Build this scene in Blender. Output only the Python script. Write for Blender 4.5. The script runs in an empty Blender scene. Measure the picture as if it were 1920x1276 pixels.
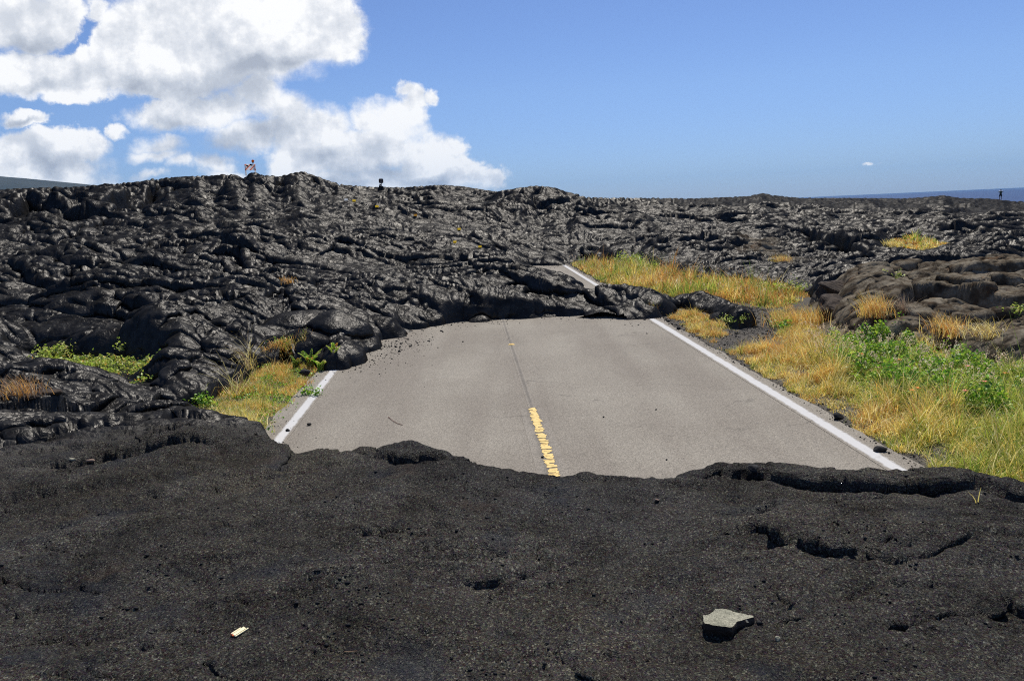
import bpy, math, random
import numpy as np
from mathutils import Vector, Matrix
rng = np.random.default_rng(7)
random.seed(7)
PI = math.pi
scene = bpy.context.scene
C = scene.collection

# ------------------------------------------------------------------ camera
FPX = 1450.0                      # focal length in pixels of a 1920 px wide frame
PITCH = math.atan(245.1 / FPX)
ROLL = math.radians(2.6)
ZC = 2.7
fw = np.array([0, math.cos(PITCH), -math.sin(PITCH)])
u0 = np.array([0, math.sin(PITCH), math.cos(PITCH)])
r0 = np.array([1.0, 0, 0])
RT = math.cos(ROLL) * r0 - math.sin(ROLL) * u0
UP = math.sin(ROLL) * r0 + math.cos(ROLL) * u0

def ray(px, py):
    d = fw * FPX + RT * (px - 960.0) + UP * (638.0 - py)
    return d / np.linalg.norm(d)

cam_d = bpy.data.cameras.new('camera')
cam = bpy.data.objects.new('camera', cam_d); C.objects.link(cam)
cam_d.sensor_width = 36.0; cam_d.sensor_fit = 'HORIZONTAL'
cam_d.lens = 36.0 * FPX / 1920.0
cam_d.clip_start = 0.05; cam_d.clip_end = 60000
m = Matrix(((RT[0], UP[0], -fw[0], 0), (RT[1], UP[1], -fw[1], 0), (RT[2], UP[2], -fw[2], ZC), (0, 0, 0, 1)))
cam.matrix_world = m
scene.camera = cam

# the road: a plane that climbs gently away from the viewer
rd = ray(871, 383)
RDH = np.array([rd[0], rd[1]]); SLOPE = rd[2] / np.linalg.norm(RDH); RDH /= np.linalg.norm(RDH)
RPH = np.array([RDH[1], -RDH[0]])           # to the right of the road
def G(x, y):                                # ground plane height
    return SLOPE * (x * RDH[0] + y * RDH[1])
def at(px, py, dz=0.0):                     # where the photo's point lies when it is dz above the ground plane
    d = ray(px, py)
    t = (dz - ZC) / (d[2] - SLOPE * (d[0] * RDH[0] + d[1] * RDH[1]))
    return np.array([d[0] * t, d[1] * t])
def road_uv(x, y):                          # along, across
    return x * RDH[0] + y * RDH[1], x * RPH[0] + y * RPH[1]
def road_xy(s, w):
    return s * RDH[0] + w * RPH[0], s * RDH[1] + w * RPH[1]

# ------------------------------------------------------------------ noise
def h32(ix, iy, seed):
    a = ix.astype(np.int32).view(np.uint32) * np.uint32(374761393) + iy.astype(np.int32).view(np.uint32) * np.uint32(668265263) + np.uint32((seed * 2654435761 + 12345) & 0xFFFFFFFF)
    a = (a ^ (a >> np.uint32(13))) * np.uint32(1274126177)
    a = (a ^ (a >> np.uint32(15))) * np.uint32(2246822519)
    return a ^ (a >> np.uint32(16))
def h2(ix, iy, seed):
    return (h32(ix, iy, seed) >> np.uint32(8)).astype(np.float32) * np.float32(1 / 16777216.0)
def h4(ix, iy, seed):
    a = h32(ix, iy, seed); k = np.float32(1 / 255.0)
    return [((a >> np.uint32(8 * n_)) & np.uint32(255)).astype(np.float32) * k for n_ in range(4)]
def f4(x): return np.asarray(x, dtype=np.float32)
def gn(x, y, seed=0):
    x = f4(x); y = f4(y)
    ix = np.floor(x); iy = np.floor(y); fx = x - ix; fy = y - iy
    u = fx * fx * (3 - 2 * fx); v = fy * fy * (3 - 2 * fy)
    k = np.float32(1 / 32767.5)
    def g(i, j):
        h = h32(ix + i, iy + j, seed)
        gx = (h & np.uint32(65535)).astype(np.float32) * k - 1; gy = (h >> np.uint32(16)).astype(np.float32) * k - 1
        return gx * (fx - i) + gy * (fy - j)
    a = g(0, 0); a = a + (g(1, 0) - a) * u
    b = g(0, 1); b = b + (g(1, 1) - b) * u
    return (a + (b - a) * v) * np.float32(1.6)
def fbm(x, y, seed=0, o=3, lac=2.1, gain=0.5):
    s = 0; a = 1.0
    for k in range(o):
        s = s + a * gn(x, y, seed + k * 17); x = x * lac + 3.1; y = y * lac + 1.7; a *= gain
    return s
def ss(a, b, x):
    t = np.clip((x - a) / (b - a), 0, 1); return t * t * (3 - 2 * t)

def lobes(x, y, cell, seed, amin=.75, amax=1.15, bmin=.35, bmax=.7, p=.5, var=.6, tilt=.3, ropes=0.0, groove=.22):
    """overlapping pillow shaped lobes of solidified lava; height about 0..1.6"""
    x = f4(x); y = f4(y)
    ix = np.floor(x / cell); iy = np.floor(y / cell)
    best = np.zeros_like(x); rope = np.zeros_like(x); sec = np.zeros_like(x)
    for i in (-1, 0, 1):
        for j in (-1, 0, 1):
            cx = ix + i; cy = iy + j
            r1, r2, r3, r4 = h4(cx, cy, seed); r5, r6, r7, r8 = h4(cx, cy, seed + 1)
            dx = x - (cx + .15 + .7 * r1) * cell; dy = y - (cy + .15 + .7 * r2) * cell
            th = r3 * np.float32(PI)
            a = (amin + (amax - amin) * r4) * cell; b = (bmin + (bmax - bmin) * r5) * cell
            c_, s_ = np.cos(th), np.sin(th)
            u = (dx * c_ + dy * s_); v = (dy * c_ - dx * s_)
            ua = u / a; vb = v / b
            q = np.maximum(1 - ua * ua - vb * vb, 0)
            e_ = 1 - q; dome = np.sqrt(np.maximum(1 - e_ * e_, 0)) * .9 if p == .5 else q ** np.float32(p)
            dome = np.where(q > 0, dome, 0)
            pr = np.where(q > 0, r6 * var + dome + (r7 * 2 - 1) * tilt * ua + (r8 * 2 - 1) * tilt * vb, 0)
            if ropes:
                k = 2 * PI / (ropes * (.7 + .8 * r4))
                rope = np.where(pr > best, np.where(r2 < .6, np.sin(k * (u + .9 * v * vb)) * np.sqrt(q), 0), rope)
            sec = np.maximum(sec, np.minimum(best, pr)); best = np.maximum(best, pr)
    best = best - groove * np.exp(-((best - sec) / .07) ** 2)
    return (best, rope) if ropes else best

def folds(x, y, s, seed, ax=1.7):
    """gut-like folds: round backs, sharp creases"""
    x = x / (s * ax); y = y / s
    wx = x + .9 * gn(x * .7, y * .7, seed) + .35 * gn(x * 1.9, y * 1.9, seed + 1); wy = y + .9 * gn(x * .7 + 9, y * .7, seed + 2) + .35 * gn(x * 1.9, y * 1.9 + 7, seed + 3)
    n = np.abs(gn(wx, wy, seed + 4)) * 2.2
    return np.minimum(n, 1) ** .6
def slabs(x, y, cell, seed):
    """broken tilted plates"""
    x = f4(x); y = f4(y)
    ix = np.floor(x / cell); iy = np.floor(y / cell)
    d1 = np.full_like(x, 1e9); d2 = np.full_like(x, 1e9); z1 = np.zeros_like(x)
    for i in (-1, 0, 1):
        for j in (-1, 0, 1):
            cx = ix + i; cy = iy + j
            r1, r2, r3, r4 = h4(cx, cy, seed); r5 = h2(cx, cy, seed + 1)
            dx = x - (cx + .1 + .8 * r1) * cell; dy = y - (cy + .1 + .8 * r2) * cell
            d = np.hypot(dx, dy)
            z = r3 + (dx * (r4 - .5) + dy * (r5 - .35)) / cell * 1.5
            nw = d < d1
            d2 = np.where(nw, d1, np.minimum(d2, d)); z1 = np.where(nw, z, z1); d1 = np.where(nw, d, d1)
    return z1 - .4 * np.exp(-((d2 - d1) / (.08 * cell)) ** 2)

# ------------------------------------------------------------------ regions (traced on the ground)
def poly_world(pts):
    return np.array([at(p[0], p[1], p[2] if len(p) > 2 else 0.0) for p in pts])
def sdf(x, y, P):
    """signed distance, negative inside"""
    d = np.full(x.shape, 1e18); ins = np.zeros(x.shape, bool)
    n = len(P)
    for i in range(n):
        a = P[i]; b = P[(i + 1) % n]; e = b - a
        wx = x - a[0]; wy = y - a[1]
        t = np.clip((wx * e[0] + wy * e[1]) / (e @ e + 1e-12), 0, 1)
        d = np.minimum(d, (wx - e[0] * t) ** 2 + (wy - e[1] * t) ** 2)
        if abs(b[1] - a[1]) > 1e-9:
            c = ((a[1] > y) != (b[1] > y)) & (x < e[0] * (y - a[1]) / e[1] + a[0])
            ins ^= c
    d = np.sqrt(d)
    return np.where(ins, -d, d)

LIP = .8
LIP_PTS = [(2300, 915, LIP), (1990, 902, LIP), (1860, 886, LIP), (1800, 880, LIP), (1680, 878, LIP), (1560, 880, LIP), (1440, 890, LIP), (1390, 892, LIP),
           (1350, 901, LIP), (1250, 911, LIP), (1150, 906, LIP), (1112, 895, LIP), (1075, 891, LIP), (1040, 902, LIP), (990, 888, LIP), (955, 878, LIP), (915, 880, LIP),
           (850, 852, LIP), (790, 835, LIP), (735, 845, LIP), (690, 833, LIP), (655, 836, LIP), (600, 836, LIP), (560, 824, LIP), (530, 818, LIP), (495, 806, .7)]
P1 = poly_world(LIP_PTS + [(450, 800, .35), (405, 800, .3), (385, 778, .2), (340, 748, .1), (400, 735, .05), (450, 712), (478, 675), (540, 662), (590, 668),
     (620, 692), (650, 690), (690, 660), (702, 646), (715, 634), (760, 618), (850, 603), (940, 597), (1010, 592), (1100, 590), (1160, 592),
     (1222, 594), (1243, 580), (1275, 574), (1330, 586), (1380, 615), (1398, 612), (1390, 596), (1352, 574), (1300, 566),
     # over the tip of the tongue into the second strip of road and grass
     (1260, 552, .3), (1200, 537, .45), (1150, 532, .55), (1110, 528, .6), (1062, 508, .65), (1030, 510, .65), (1000, 499, .6),
     (985, 498), (1055, 497), (1062, 490), (1150, 491), (1250, 507), (1350, 523), (1430, 530), (1500, 540), (1535, 560), (1545, 610), (1580, 640), (1640, 662), (1760, 664), (1850, 690), (1960, 705), (2300, 720)])
# vegetated pits in the lava
PIT_A = poly_world([(50, 690, .35), (130, 705, .35), (250, 708, .35), (305, 690, .35), (295, 665, .35), (180, 655, .35), (90, 645, .35), (50, 655, .35)])
PIT_B = poly_world([(1662, 450, .4), (1700, 463, .4), (1730, 467, .4), (1778, 461, .4), (1790, 452, .4), (1740, 446, .4), (1690, 446, .4)])
OLD = poly_world([(1525, 560, .2), (1530, 620, .2), (1580, 640, .2), (1640, 668, .1), (1800, 672, .1), (1960, 690, .1), (2400, 700, .1), (2400, 478, .9), (1920, 480, .9), (1830, 490, .9), (1720, 503, .8), (1640, 512, .7), (1560, 520, .6)])
OLDB = poly_world([(1370, 455, .2), (1420, 462, .2), (1470, 478, .2), (1490, 500, .2), (1450, 498, .2), (1400, 480, .2)])

# base height of the lava: knots by bearing (frame x) and distance
def hz(px): return 349 + (1920 - px) * 0.0455
KX = [-300, 0, 60, 150, 200, 250, 300, 340, 400, 445, 465, 482, 500, 530, 560, 575, 600, 640, 660, 700, 760, 830, 870, 900, 930, 950, 985, 1010, 1040, 1060, 1100, 1200, 1300, 1400, 1430, 1450, 1500, 1600, 1700, 1750, 1770, 1800, 1860, 1900, 1960, 2250]
KS = [360, 356, 352, 350, 346, 342, 336, 331, 329, 326, 334, 322, 327, 331, 323, 321, 330, 345, 347, 350, 351, 346, 349, 354, 359, 356, 350, 348, 351, 358, 370, 371, 372, 368, 362, 366, 371, 371, 372, 368, 366, 371, 372, 377, 379, 384]
KR = list(np.interp(KX, [-300, 150, 300, 450, 640, 700, 900, 960, 1060, 1100, 1200, 1430, 1700, 1800, 2250], [70, 66, 60, 58, 62, 66, 68, 60, 56, 62, 90, 110, 140, 152, 155]))
RK = [0, 4, 6, 9, 13, 20, 28, 37, 48]
ZK = {-300: [1.1, 1.05, .90, .48, .35, .8, 1.7, 2.7, 4.0], 300: [1.1, 1.05, .92, .36, .28, .8, 1.6, 2.6, 4.1], 400: [1.1, 1.05, .92, .26, .25, .8, 1.5, 2.55, 4.0], 500: [1.1, 1.05, .90, .25, .40, .85, 1.5, 2.5, 3.9],
      700: [1.1, 1.03, .9, .7, .6, .75, 1.2, 2.1, 3.0], 960: [1.1, 1.02, .85, .7, .65, .72, .85, .8, 2.1], 1080: [1.1, 1.02, .85, .7, .6, .66, .68, .6, 2.2],
      1250: [1.1, 1.02, .85, .6, .5, .5, .5, .55, 1.3], 1440: [1.1, 1.03, .87, .5, .35, .2, .2, .35, .7], 1700: [1.1, 1.03, .85, .4, .2, .3, .2, .1, .1],
      1960: [1.1, 1.0, .8, .4, .2, .4, .3, .0, -.1], 2250: [1.1, 1.0, .8, .4, .2, .4, .3, .0, -.1]}
def az_of(px):
    d = ray(px, hz(px)); return math.atan2(d[0], d[1])
def basez(x, y):
    r = np.hypot(x, y); az = np.arctan2(x, y)
    KA = np.array([az_of(p) for p in KX])
    sky = np.interp(az, KA, KS); R = np.interp(az, KA, KR); pxs = np.interp(az, KA, KX)
    zr = ZC + R * (hz(pxs) - sky) / FPX * .985
    zs = sorted(ZK); ka = np.array([az_of(p) for p in zs])
    T = np.array([ZK[p] for p in zs])
    cols = np.array([np.interp(az, ka, T[:, k]) for k in range(len(RK))])
    out = np.zeros_like(x)
    for k in range(len(RK) - 1):
        t = np.clip((r - RK[k]) / (RK[k + 1] - RK[k]), 0, 1); t = t * t * (3 - 2 * t) * .5 + t * .5
        mk = (r >= RK[k]) & (r < RK[k + 1]); out = np.where(mk, cols[k] * (1 - t) + cols[k + 1] * t, out)
    t = np.clip((r - 48) / np.maximum(R - 48, 5), 0, 1)
    far = cols[-1] * (1 - t) + zr * t
    beyond = zr - .03 * (r - R) - .0006 * np.maximum(r - R, 0) ** 2 * .2
    out = np.where(r >= 48, np.where(r > R, np.maximum(beyond, -29), far), out)
    return out, R
# ------------------------------------------------------------------ lava terrain
def seg_feature(x, y, P):
    """distance, side and position along a polyline; side > 0 on its left when walked from first to last"""
    best = np.full(x.shape, 1e18); side = np.zeros(x.shape); tt = np.zeros(x.shape)
    L = [0.0]
    for i in range(len(P) - 1): L.append(L[-1] + np.linalg.norm(P[i + 1] - P[i]))
    for i in range(len(P) - 1):
        a = P[i]; e = P[i + 1] - a; l2 = e @ e
        t = np.clip(((x - a[0]) * e[0] + (y - a[1]) * e[1]) / l2, 0, 1)
        dx = x - a[0] - e[0] * t; dy = y - a[1] - e[1] * t
        d = dx * dx + dy * dy
        nw = d < best
        best = np.where(nw, d, best)
        side = np.where(nw, np.sign(e[0] * dy - e[1] * dx), side)
        tt = np.where(nw, (L[i] + t * math.sqrt(l2)) / L[-1], tt)
    return np.sqrt(best), side, tt

# (points left to right in the frame, height of the spot, rise, width of the rise, depth of the groove, width of the groove)
LEDGES = [
    ([(1370, 1028), (1420, 1020), (1500, 1042), (1560, 1062), (1600, 1066), (1660, 1078)], 1.0, .07, .13, .02, .05),
    ([(1310, 936), (1345, 915), (1450, 925), (1560, 928), (1700, 922), (1800, 932), (1930, 948), (2100, 960)], .86, .11, .30, .05, .12),
    ([(1230, 928), (1290, 940), (1340, 945)], .88, .04, .15, .03, .08),
    ([(700, 862), (760, 868), (800, 872), (850, 893), (868, 892)], .86, .09, .2, .07, .09),
    ([(20, 872), (90, 868), (160, 862), (240, 858), (330, 848), (400, 852), (455, 852)], .82, .09, .4, .05, .18),
    ([(120, 850), (230, 845), (330, 838), (420, 848)], .8, .05, .3, .03, .1),
    ([(210, 838), (270, 826), (330, 832), (380, 828)], .78, .06, .2, .03, .1),
    ([(300, 828), (400, 822), (480, 812)], .78, .05, .35, .02, .08),
    ([(0, 800), (60, 822), (110, 812), (180, 792), (255, 778)], .7, .12, .35, .06, .15),
    ([(280, 768), (360, 762), (430, 770), (500, 790)], .62, .10, .3, .04, .1),
    ([(390, 850), (450, 838), (520, 832), (560, 842)], .84, .03, .3, .02, .1),
    ([(320, 1075), (370, 1060), (430, 1062), (470, 1050)], 1.0, .025, .10, .02, .04),
    ([(260, 1108), (320, 1100), (350, 1092)], 1.02, .03, .10, .02, .04),
    ([(620, 1060), (645, 1050), (690, 1030), (740, 1012), (780, 1028)], 1.0, .035, .14, .02, .04),
    ([(0, 1138), (60, 1128), (110, 1122)], 1.05, .025, .10, .015, .04),
    ([(1105, 1232), (1150, 1222), (1210, 1232)], 1.05, .02, .08, .015, .03),
    ([(1840, 1130), (1880, 1118), (1930, 1132), (2000, 1140)], 1.03, .03, .12, .02, .05),
    ([(645, 968), (665, 962), (690, 970)], .98, .02, .06, .015, .03),
    ([(400, 1160), (430, 1140), (480, 1128)], 1.04, .015, .08, .015, .03),
    ([(560, 1270), (600, 1258), (660, 1262)], 1.08, .02, .08, .015, .03),
    ([(540, 905), (590, 930), (600, 945)], .93, .0, .2, .02, .08),
    ([(1060, 912), (1120, 918), (1200, 925)], .86, .03, .12, .03, .06),
    ([(510, 950), (560, 940), (600, 930)], .95, .02, .08, .02, .05),
    # the near face of the flow that covers the road
    ([(870, 560), (900, 572), (960, 577), (1020, 575), (1100, 566), (1170, 560)], .45, .10, .8, .06, .2),
    ([(1110, 540), (1150, 552), (1165, 558)], .5, .10, .5, .12, .2),
    ([(880, 545), (900, 530), (960, 522), (1030, 520)], .6, .10, .6, .03, .2),
    # long crusts in the field on the left
    ([(20, 545), (90, 560), (160, 558), (240, 552), (290, 540)], .85, .22, .9, .2, .4),
    ([(80, 525), (140, 528), (200, 532), (260, 528)], .95, .2, .6, .15, .3),
    ([(40, 512), (100, 505), (170, 488), (250, 470)], 1.1, .3, .9, .15, .4),
    ([(430, 500), (470, 520), (520, 532)], 1.0, .35, .5, .2, .3),
    ([(230, 585), (290, 592), (350, 584)], .7, .22, .6, .15, .25),
    ([(0, 370), (40, 377), (100, 372)], 3.9, .8, 2.5, .6, 1.2),
    ([(110, 372), (170, 366), (240, 376)], 3.9, .9, 2.5, .7, 1.2),
    ([(230, 380), (290, 384), (360, 380)], 3.6, .8, 2.0, .5, 1.0),
    ([(480, 345), (560, 352), (640, 352)], 4.6, .5, 1.5, .4, 1.0),
    ([(1400, 415), (1500, 410), (1600, 425), (1660, 432)], 1.2, .5, 2.0, .5, 1.0),
    # the old brown crust on the right
    ([(1580, 612, ), (1680, 592), (1760, 605), (1850, 606), (1960, 600), (2200, 600)], .34, -.0, .3, .22, .9),
    ([(1650, 575), (1700, 552), (1790, 555), (1850, 568), (1960, 574), (2200, 575)], .55, .34, 1.8, .42, .5),
    ([(1770, 500), (1850, 502), (1960, 498), (2200, 498)], .95, .22, 1.5, .12, .3),
    ([(1640, 528), (1680, 512), (1750, 500)], .8, .22, 1.2, .1, .3),
]
# (centre in the frame, height of the spot, half length, half width, turn, rise)
DOMES = [(1600, 1060, 1.0, .17, .055, -.45, .085), (1480, 1036, 1.0, .15, .05, -.2, .06),
         (690, 846, .76, .2, .1, 0, .08), (790, 846, .76, .26, .12, -.1, .09), (880, 880, .76, .2, .12, -.3, .08), (1078, 905, .76, .2, .12, 0, .12), (1000, 900, .76, .2, .1, 0, .07), (600, 850, .76, .4, .2, 0, .08), (1480, 905, .78, .35, .14, 0, .08), (1640, 900, .78, .3, .14, 0, .07), (1800, 900, .78, .4, .16, 0, .10),
         (632, 618, .35, .75, .55, 2.0, .55), (290, 572, .7, .95, .55, .35, .5), (480, 556, .75, 1.0, .45, .1, .4), (610, 655, .1, .35, .25, .2, .28), (655, 652, .1, .32, .2, -.3, .2),
         (690, 600, .35, .9, .4, -.2, .25), (770, 605, .2, .9, .3, .15, .2), (900, 590, .15, .6, .25, .1, .2), (1040, 545, .4, 1.6, .9, 0, .28), (1062, 510, .6, .35, .3, 0, .25), (560, 600, .5, 1.0, .7, .6, .35),
         (520, 635, .4, .9, .5, .4, .35), (430, 610, .5, .9, .3, .5, .3), (1000, 583, .15, .9, .35, .1, .2), (1150, 575, .25, 1.1, .45, -.1, .3), (1210, 560, .3, .8, .5, -.5, .3), (1300, 556, .2, 1.0, .4, -.6, .25), (1365, 590, .1, .8, .28, -.9, .2),
         (240, 550, .8, .5, .3, .3, .3), (170, 605, .6, .9, .5, .0, .25), (0, 700, .3, .4, .3, .9, .15), (430, 762, .25, .45, .22, -.2, .25), (475, 783, .2, .25, .16, -.5, .2),
         (110, 790, .45, 1.0, .3, .15, .18), (380, 800, .45, .7, .3, .1, .12), (720, 480, .9, .9, .5, .2, .35), (640, 490, .9, .8, .4, .0, .3), (840, 478, .9, .7, .5, .6, .35), (960, 530, .5, 1.3, .8, .3, .2)]

LEDGE_W = [(np.array([at(p[0], p[1], dz) for p in pts]), A, w, gA, gw) for (pts, dz, A, w, gA, gw) in LEDGES]
DOME_W = [(at(px, py, dz), dz, a, b, th, H) for (px, py, dz, a, b, th, H) in DOMES]

def lava_height(x, y):
    r = np.hypot(x, y); azm = np.arctan2(x, y)
    ax = fbm(x / 2.2, y / 2.2, 11, 2); ay = fbm(x / 2.2, y / 2.2, 21, 2)
    wx = x + .55 * ax + .06 * fbm(x / .5, y / .5, 13, 2)
    wy = y + .55 * ay + .06 * fbm(x / .5, y / .5, 23, 2)
    zb, R = basez(x, y)
    fore = 1 - ss(6.2, 8.6, r + .8 * fbm(x / 2, y / 2, 31, 2))
    jo = np.where(r < 8, .06, .16)
    sd_open = sdf(x + jo * fbm(x / .7, y / .7, 41, 3), y + jo * fbm(x / .7, y / .7, 43, 3), P1)
    sd_old = sdf(x + .4 * fbm(x / 1.5, y / 1.5, 47, 3), y + .3 * fbm(x / 1.2, y / 1.2, 49, 3), OLD)
    old = 1 - ss(-.1, .35, sd_old)
    oldb = 1 - ss(-.4, .4, sdf(x + .8 * fbm(x / 2, y / 2, 53, 3), y + .8 * fbm(x / 2, y / 2, 57, 3), OLDB))
    pitA = 1 - ss(-.2, .45, sdf(wx, wy, PIT_A)); pitB = 1 - ss(-.3, .6, sdf(wx, wy, PIT_B))
    sky_rough = np.exp(-((r - R) / 7.0) ** 2)
    left_rough = ss(-.02, -.25, azm) * ss(38, 48, r)
    mid_rough = np.exp(-((azm - .05) / .11) ** 2) * ss(40, 46, r) * np.exp(-((r - R) / 12.0) ** 2)
    rough = np.clip(left_rough * np.exp(-((r - R) / 9.0) ** 2) * 1.2 + mid_rough, 0, 1)
    amp = (1 - fore) * (1 - .85 * old)
    # smoother expanses alternate with tangles of toes
    calm = ss(-.35, .25, fbm(x / 6 + 5, y / 6, 61, 2))
    L0 = lobes(wx, wy, 6.5, 101, p=.5, var=.7, tilt=.55, bmin=.45, bmax=.8)
    L1, rp1 = lobes(wx, wy, 2.6, 131, p=.5, var=.8, tilt=.6, ropes=.24)
    w2x = wx + .14 * fbm(x / .9, y / .9, 71, 2); w2y = wy + .14 * fbm(x / .9, y / .9, 73, 2)
    L2, rp2 = lobes(w2x, w2y, .95, 161, bmin=.25, bmax=.5, amin=.8, amax=1.2, p=.5, var=.9, tilt=.3, ropes=.11)
    L3 = lobes(w2x, w2y, .36, 191, p=.6, var=.7, tilt=.3)
    z = zb - .30 * (1 - fore)
    tang = 1 - calm
    F1 = folds(x + .3 * y, y, 1.45, 221, 2.6); F2 = folds(wx - .4 * wy, wy, .55, 231, 2.8); F3 = folds(wx, wy, .2, 241, 3.0)
    z = z + amp * (.20 * L0 + (.15 + .08 * tang) * L1 + ((.015 + .045 * tang) * L2 + .008 * tang * L3) * (1 - .6 * ss(30, 50, r)) + (.14 + .12 * tang) * F1 + (.07 + .08 * tang) * F2 + .032 * F3 * (1 - ss(25, 45, r)))
    def shelf(lam, A, sd, n0, n1, fx):
        ph = (wy + fx * wx + 1.0 * lam * fbm(x / (2.6 * lam), y / (1.3 * lam), sd, 2)) / lam
        f = ph - np.floor(ph); dl = np.clip(r * .003 / lam, .01, .2)
        row = np.floor(ph)
        msk = ss(n0, n1, gn(x / (3.2 * lam) + row * 3.7, row * 5.3 + .5, sd + 5))
        return A * msk * ((1 - f) ** 2.2 * ss(0, 1, f / dl) - .45 * ss(.80, 1.0, f) * (1 - ss(0, 1, f / dl)))
    z = z + amp * (.55 + .45 * tang) * (shelf(2.6, .32, 901, -.1, .3, .25) + shelf(1.15, .18, 911, -.15, .3, -.35) * (1 - .5 * ss(30, 50, r)) + shelf(.5, .07, 915, -.1, .3, .5) * (1 - ss(25, 40, r)) + shelf(1.7, .21, 931, .0, .35, 1.1) + shelf(5.5, .45, 921, .0, .4, .1) * ss(25, 40, r))
    z = z + amp * (.034 * rp1 * calm + .014 * rp2) * np.clip(40 / np.maximum(r, 10), .5, 1)
    z = z + amp * (.016 * fbm(x / .2, y / .2, 81, 3) - .05 * np.exp(-(fbm(x / 1.3, y / .7, 83, 3) / .05) ** 2) * ss(-.2, .3, gn(x / 3, y / 3, 85)))
    far = rough.max() > .01 or sky_rough.max() > .01
    if far:
        s1 = slabs(wx, wy, 2.4, 301); s2 = slabs(w2x, w2y, .9, 331); s0 = slabs(wx + .3 * fbm(x, y, 365, 2), wy, 6.0, 361)
        z = z + rough * (.55 * s0 + .36 * s1 + .12 * s2 - .45)
        z = z + sky_rough * .06 * (s1 - .4)
    # foreground crust: low swells, crumbly grain
    if fore.max() > 0:
        f1 = .08 * fbm(x / 1.6, y / 1.0, 401, 2) + .022 * fbm(x / .34, y / .22, 411, 3) + .011 * fbm(x / .075, y / .06, 421, 3)
        mk1 = ss(.0, .45, fbm(x / 1.1 + 3, y / .8, 461, 2))
        f1 = f1 + mk1 * .040 * folds(wx, wy, .17, 463, 2.4) + .030 * folds(wx, wy, .55, 469, 2.2) - .034 * np.exp(-(fbm(x / .8, y / .35, 465, 3) / .035) ** 2) * ss(-.1, .4, fbm(x / .9, y / .6, 467, 2))
        cr = ss(.15, .6, fbm(x / .9 + 7, y / .6, 431, 2))
        f1 = f1 + .02 * cr * np.abs(fbm(x / .12, y / .07, 441, 3)) + .06 * lobes(wx, wy, 1.6, 451, p=.5, var=.4) * ss(4.0, 7.0, r)
        z = z + fore * f1
    # old brown crust
    if old.max() > 0:
        ob = .10 * fbm(x / 1.4, y / .5, 501, 4) - .12 * np.exp(-(fbm(x / 2.2, y / .8, 531, 3) / .07) ** 2) + .10 * lobes(wx, wy, 2.2, 511, p=.5, bmin=.5, bmax=.8) + .02 * np.abs(fbm(x / .3, y / .2, 521, 3)) * 2 + .16 * slabs(wx, wy, 1.1, 541) + .06 * slabs(wx, wy, .4, 545)
        zo = np.interp(r, [9, 12, 15, 17, 20, 26], [.0, .16, .34, .50, .75, .6]) + ob
        z = z * (1 - old) + zo * old
    z = z * (1 - pitA) + (.30 + .05 * fbm(x, y, 601)) * pitA
    z = z * (1 - pitB) + (.50 + .05 * fbm(x, y, 603)) * pitB
    # edges: rounded toes that meet the ground
    g = G(x, y)
    ww = np.where(r < 9, .32, .45 + .9 * ss(-.2, .4, fbm(x / 1.8, y / 1.8, 641, 1)))
    e = np.clip(sd_open / ww, 0, 1); E = np.sqrt(np.clip(1 - (1 - e) ** 2, 0, 1))
    e2 = .55 + .45 * ss(0, 2.2, sd_open)
    E = E * np.where(r < 9, 1, e2)
    E = np.where(old > .5, ss(0, .8, sd_open), E)
    z = g + np.maximum((z - g), np.where(sd_open < 4, .10, -100.)) * E
    lo = (x.min(), y.min()); hi = (x.max(), y.max())
    for (c, dz, a, b, th, H) in DOME_W:
        rm = max(a, b) + .3
        if c[0] + rm < lo[0] or c[0] - rm > hi[0] or c[1] + rm < lo[1] or c[1] - rm > hi[1]: continue
        mk = (np.abs(x - c[0]) < rm) & (np.abs(y - c[1]) < rm)
        if not mk.any(): continue
        xs, ys = x[mk], y[mk]
        dx = xs - c[0] + .10 * fbm(xs / .8, ys / .8, 611, 2); dy = ys - c[1] + .10 * fbm(xs / .8, ys / .8, 613, 2)
        u = (dx * math.cos(th) + dy * math.sin(th)) / a; v = (-dx * math.sin(th) + dy * math.cos(th)) / b
        d2 = u * u + v * v
        zd = dz - .15 + (H + .15) * np.clip(1 - d2, 0, 1) ** .5
        z[mk] = np.where(d2 < 1, np.maximum(z[mk], zd + .008 * fbm(xs / .2, ys / .2, 617, 3)), z[mk])
    for (P, A, w, gA, gw) in LEDGE_W:
        l2 = P.min(0) - 3 * max(w, gw) - .3; h2_ = P.max(0) + 3 * max(w, gw) + .3
        if l2[0] > hi[0] or l2[1] > hi[1] or h2_[0] < lo[0] or h2_[1] < lo[1]: continue
        mk = (x > l2[0]) & (x < h2_[0]) & (y > l2[1]) & (y < h2_[1])
        if not mk.any(): continue
        xs, ys = x[mk], y[mk]
        sc = max(w, .1)
        jx = sc * .3 * fbm(xs / (sc * 1.6), ys / (sc * 1.6), 701, 3); jy = sc * .3 * fbm(xs / (sc * 1.6), ys / (sc * 1.6), 703, 3)
        d, sgn, t = seg_feature(xs + jx, ys + jy, P)
        tap = np.clip(np.sin(PI * np.clip(t, .001, .999)), 0, 1) ** .5 * np.clip(1 - (np.where((t <= 0.001) | (t >= .999), d, 0) / sc), 0, 1)
        s = d * sgn
        dl = np.maximum(.0035 * r[mk], .012)
        bump = A * np.exp(-(np.maximum(s, 0) / w) ** 1.3) * ss(-dl, dl, s) - gA * np.exp(np.minimum(s, 0) / gw) * (1 - ss(-dl, dl, s))
        z[mk] = z[mk] + bump * tap * (.8 + .3 * gn(xs / sc, ys / sc, 705))
    z = z - np.where(sd_open < 0, np.minimum(.02 - sd_open * .8, .25) + np.where(r > 9, .0, .0), 0)
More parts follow.
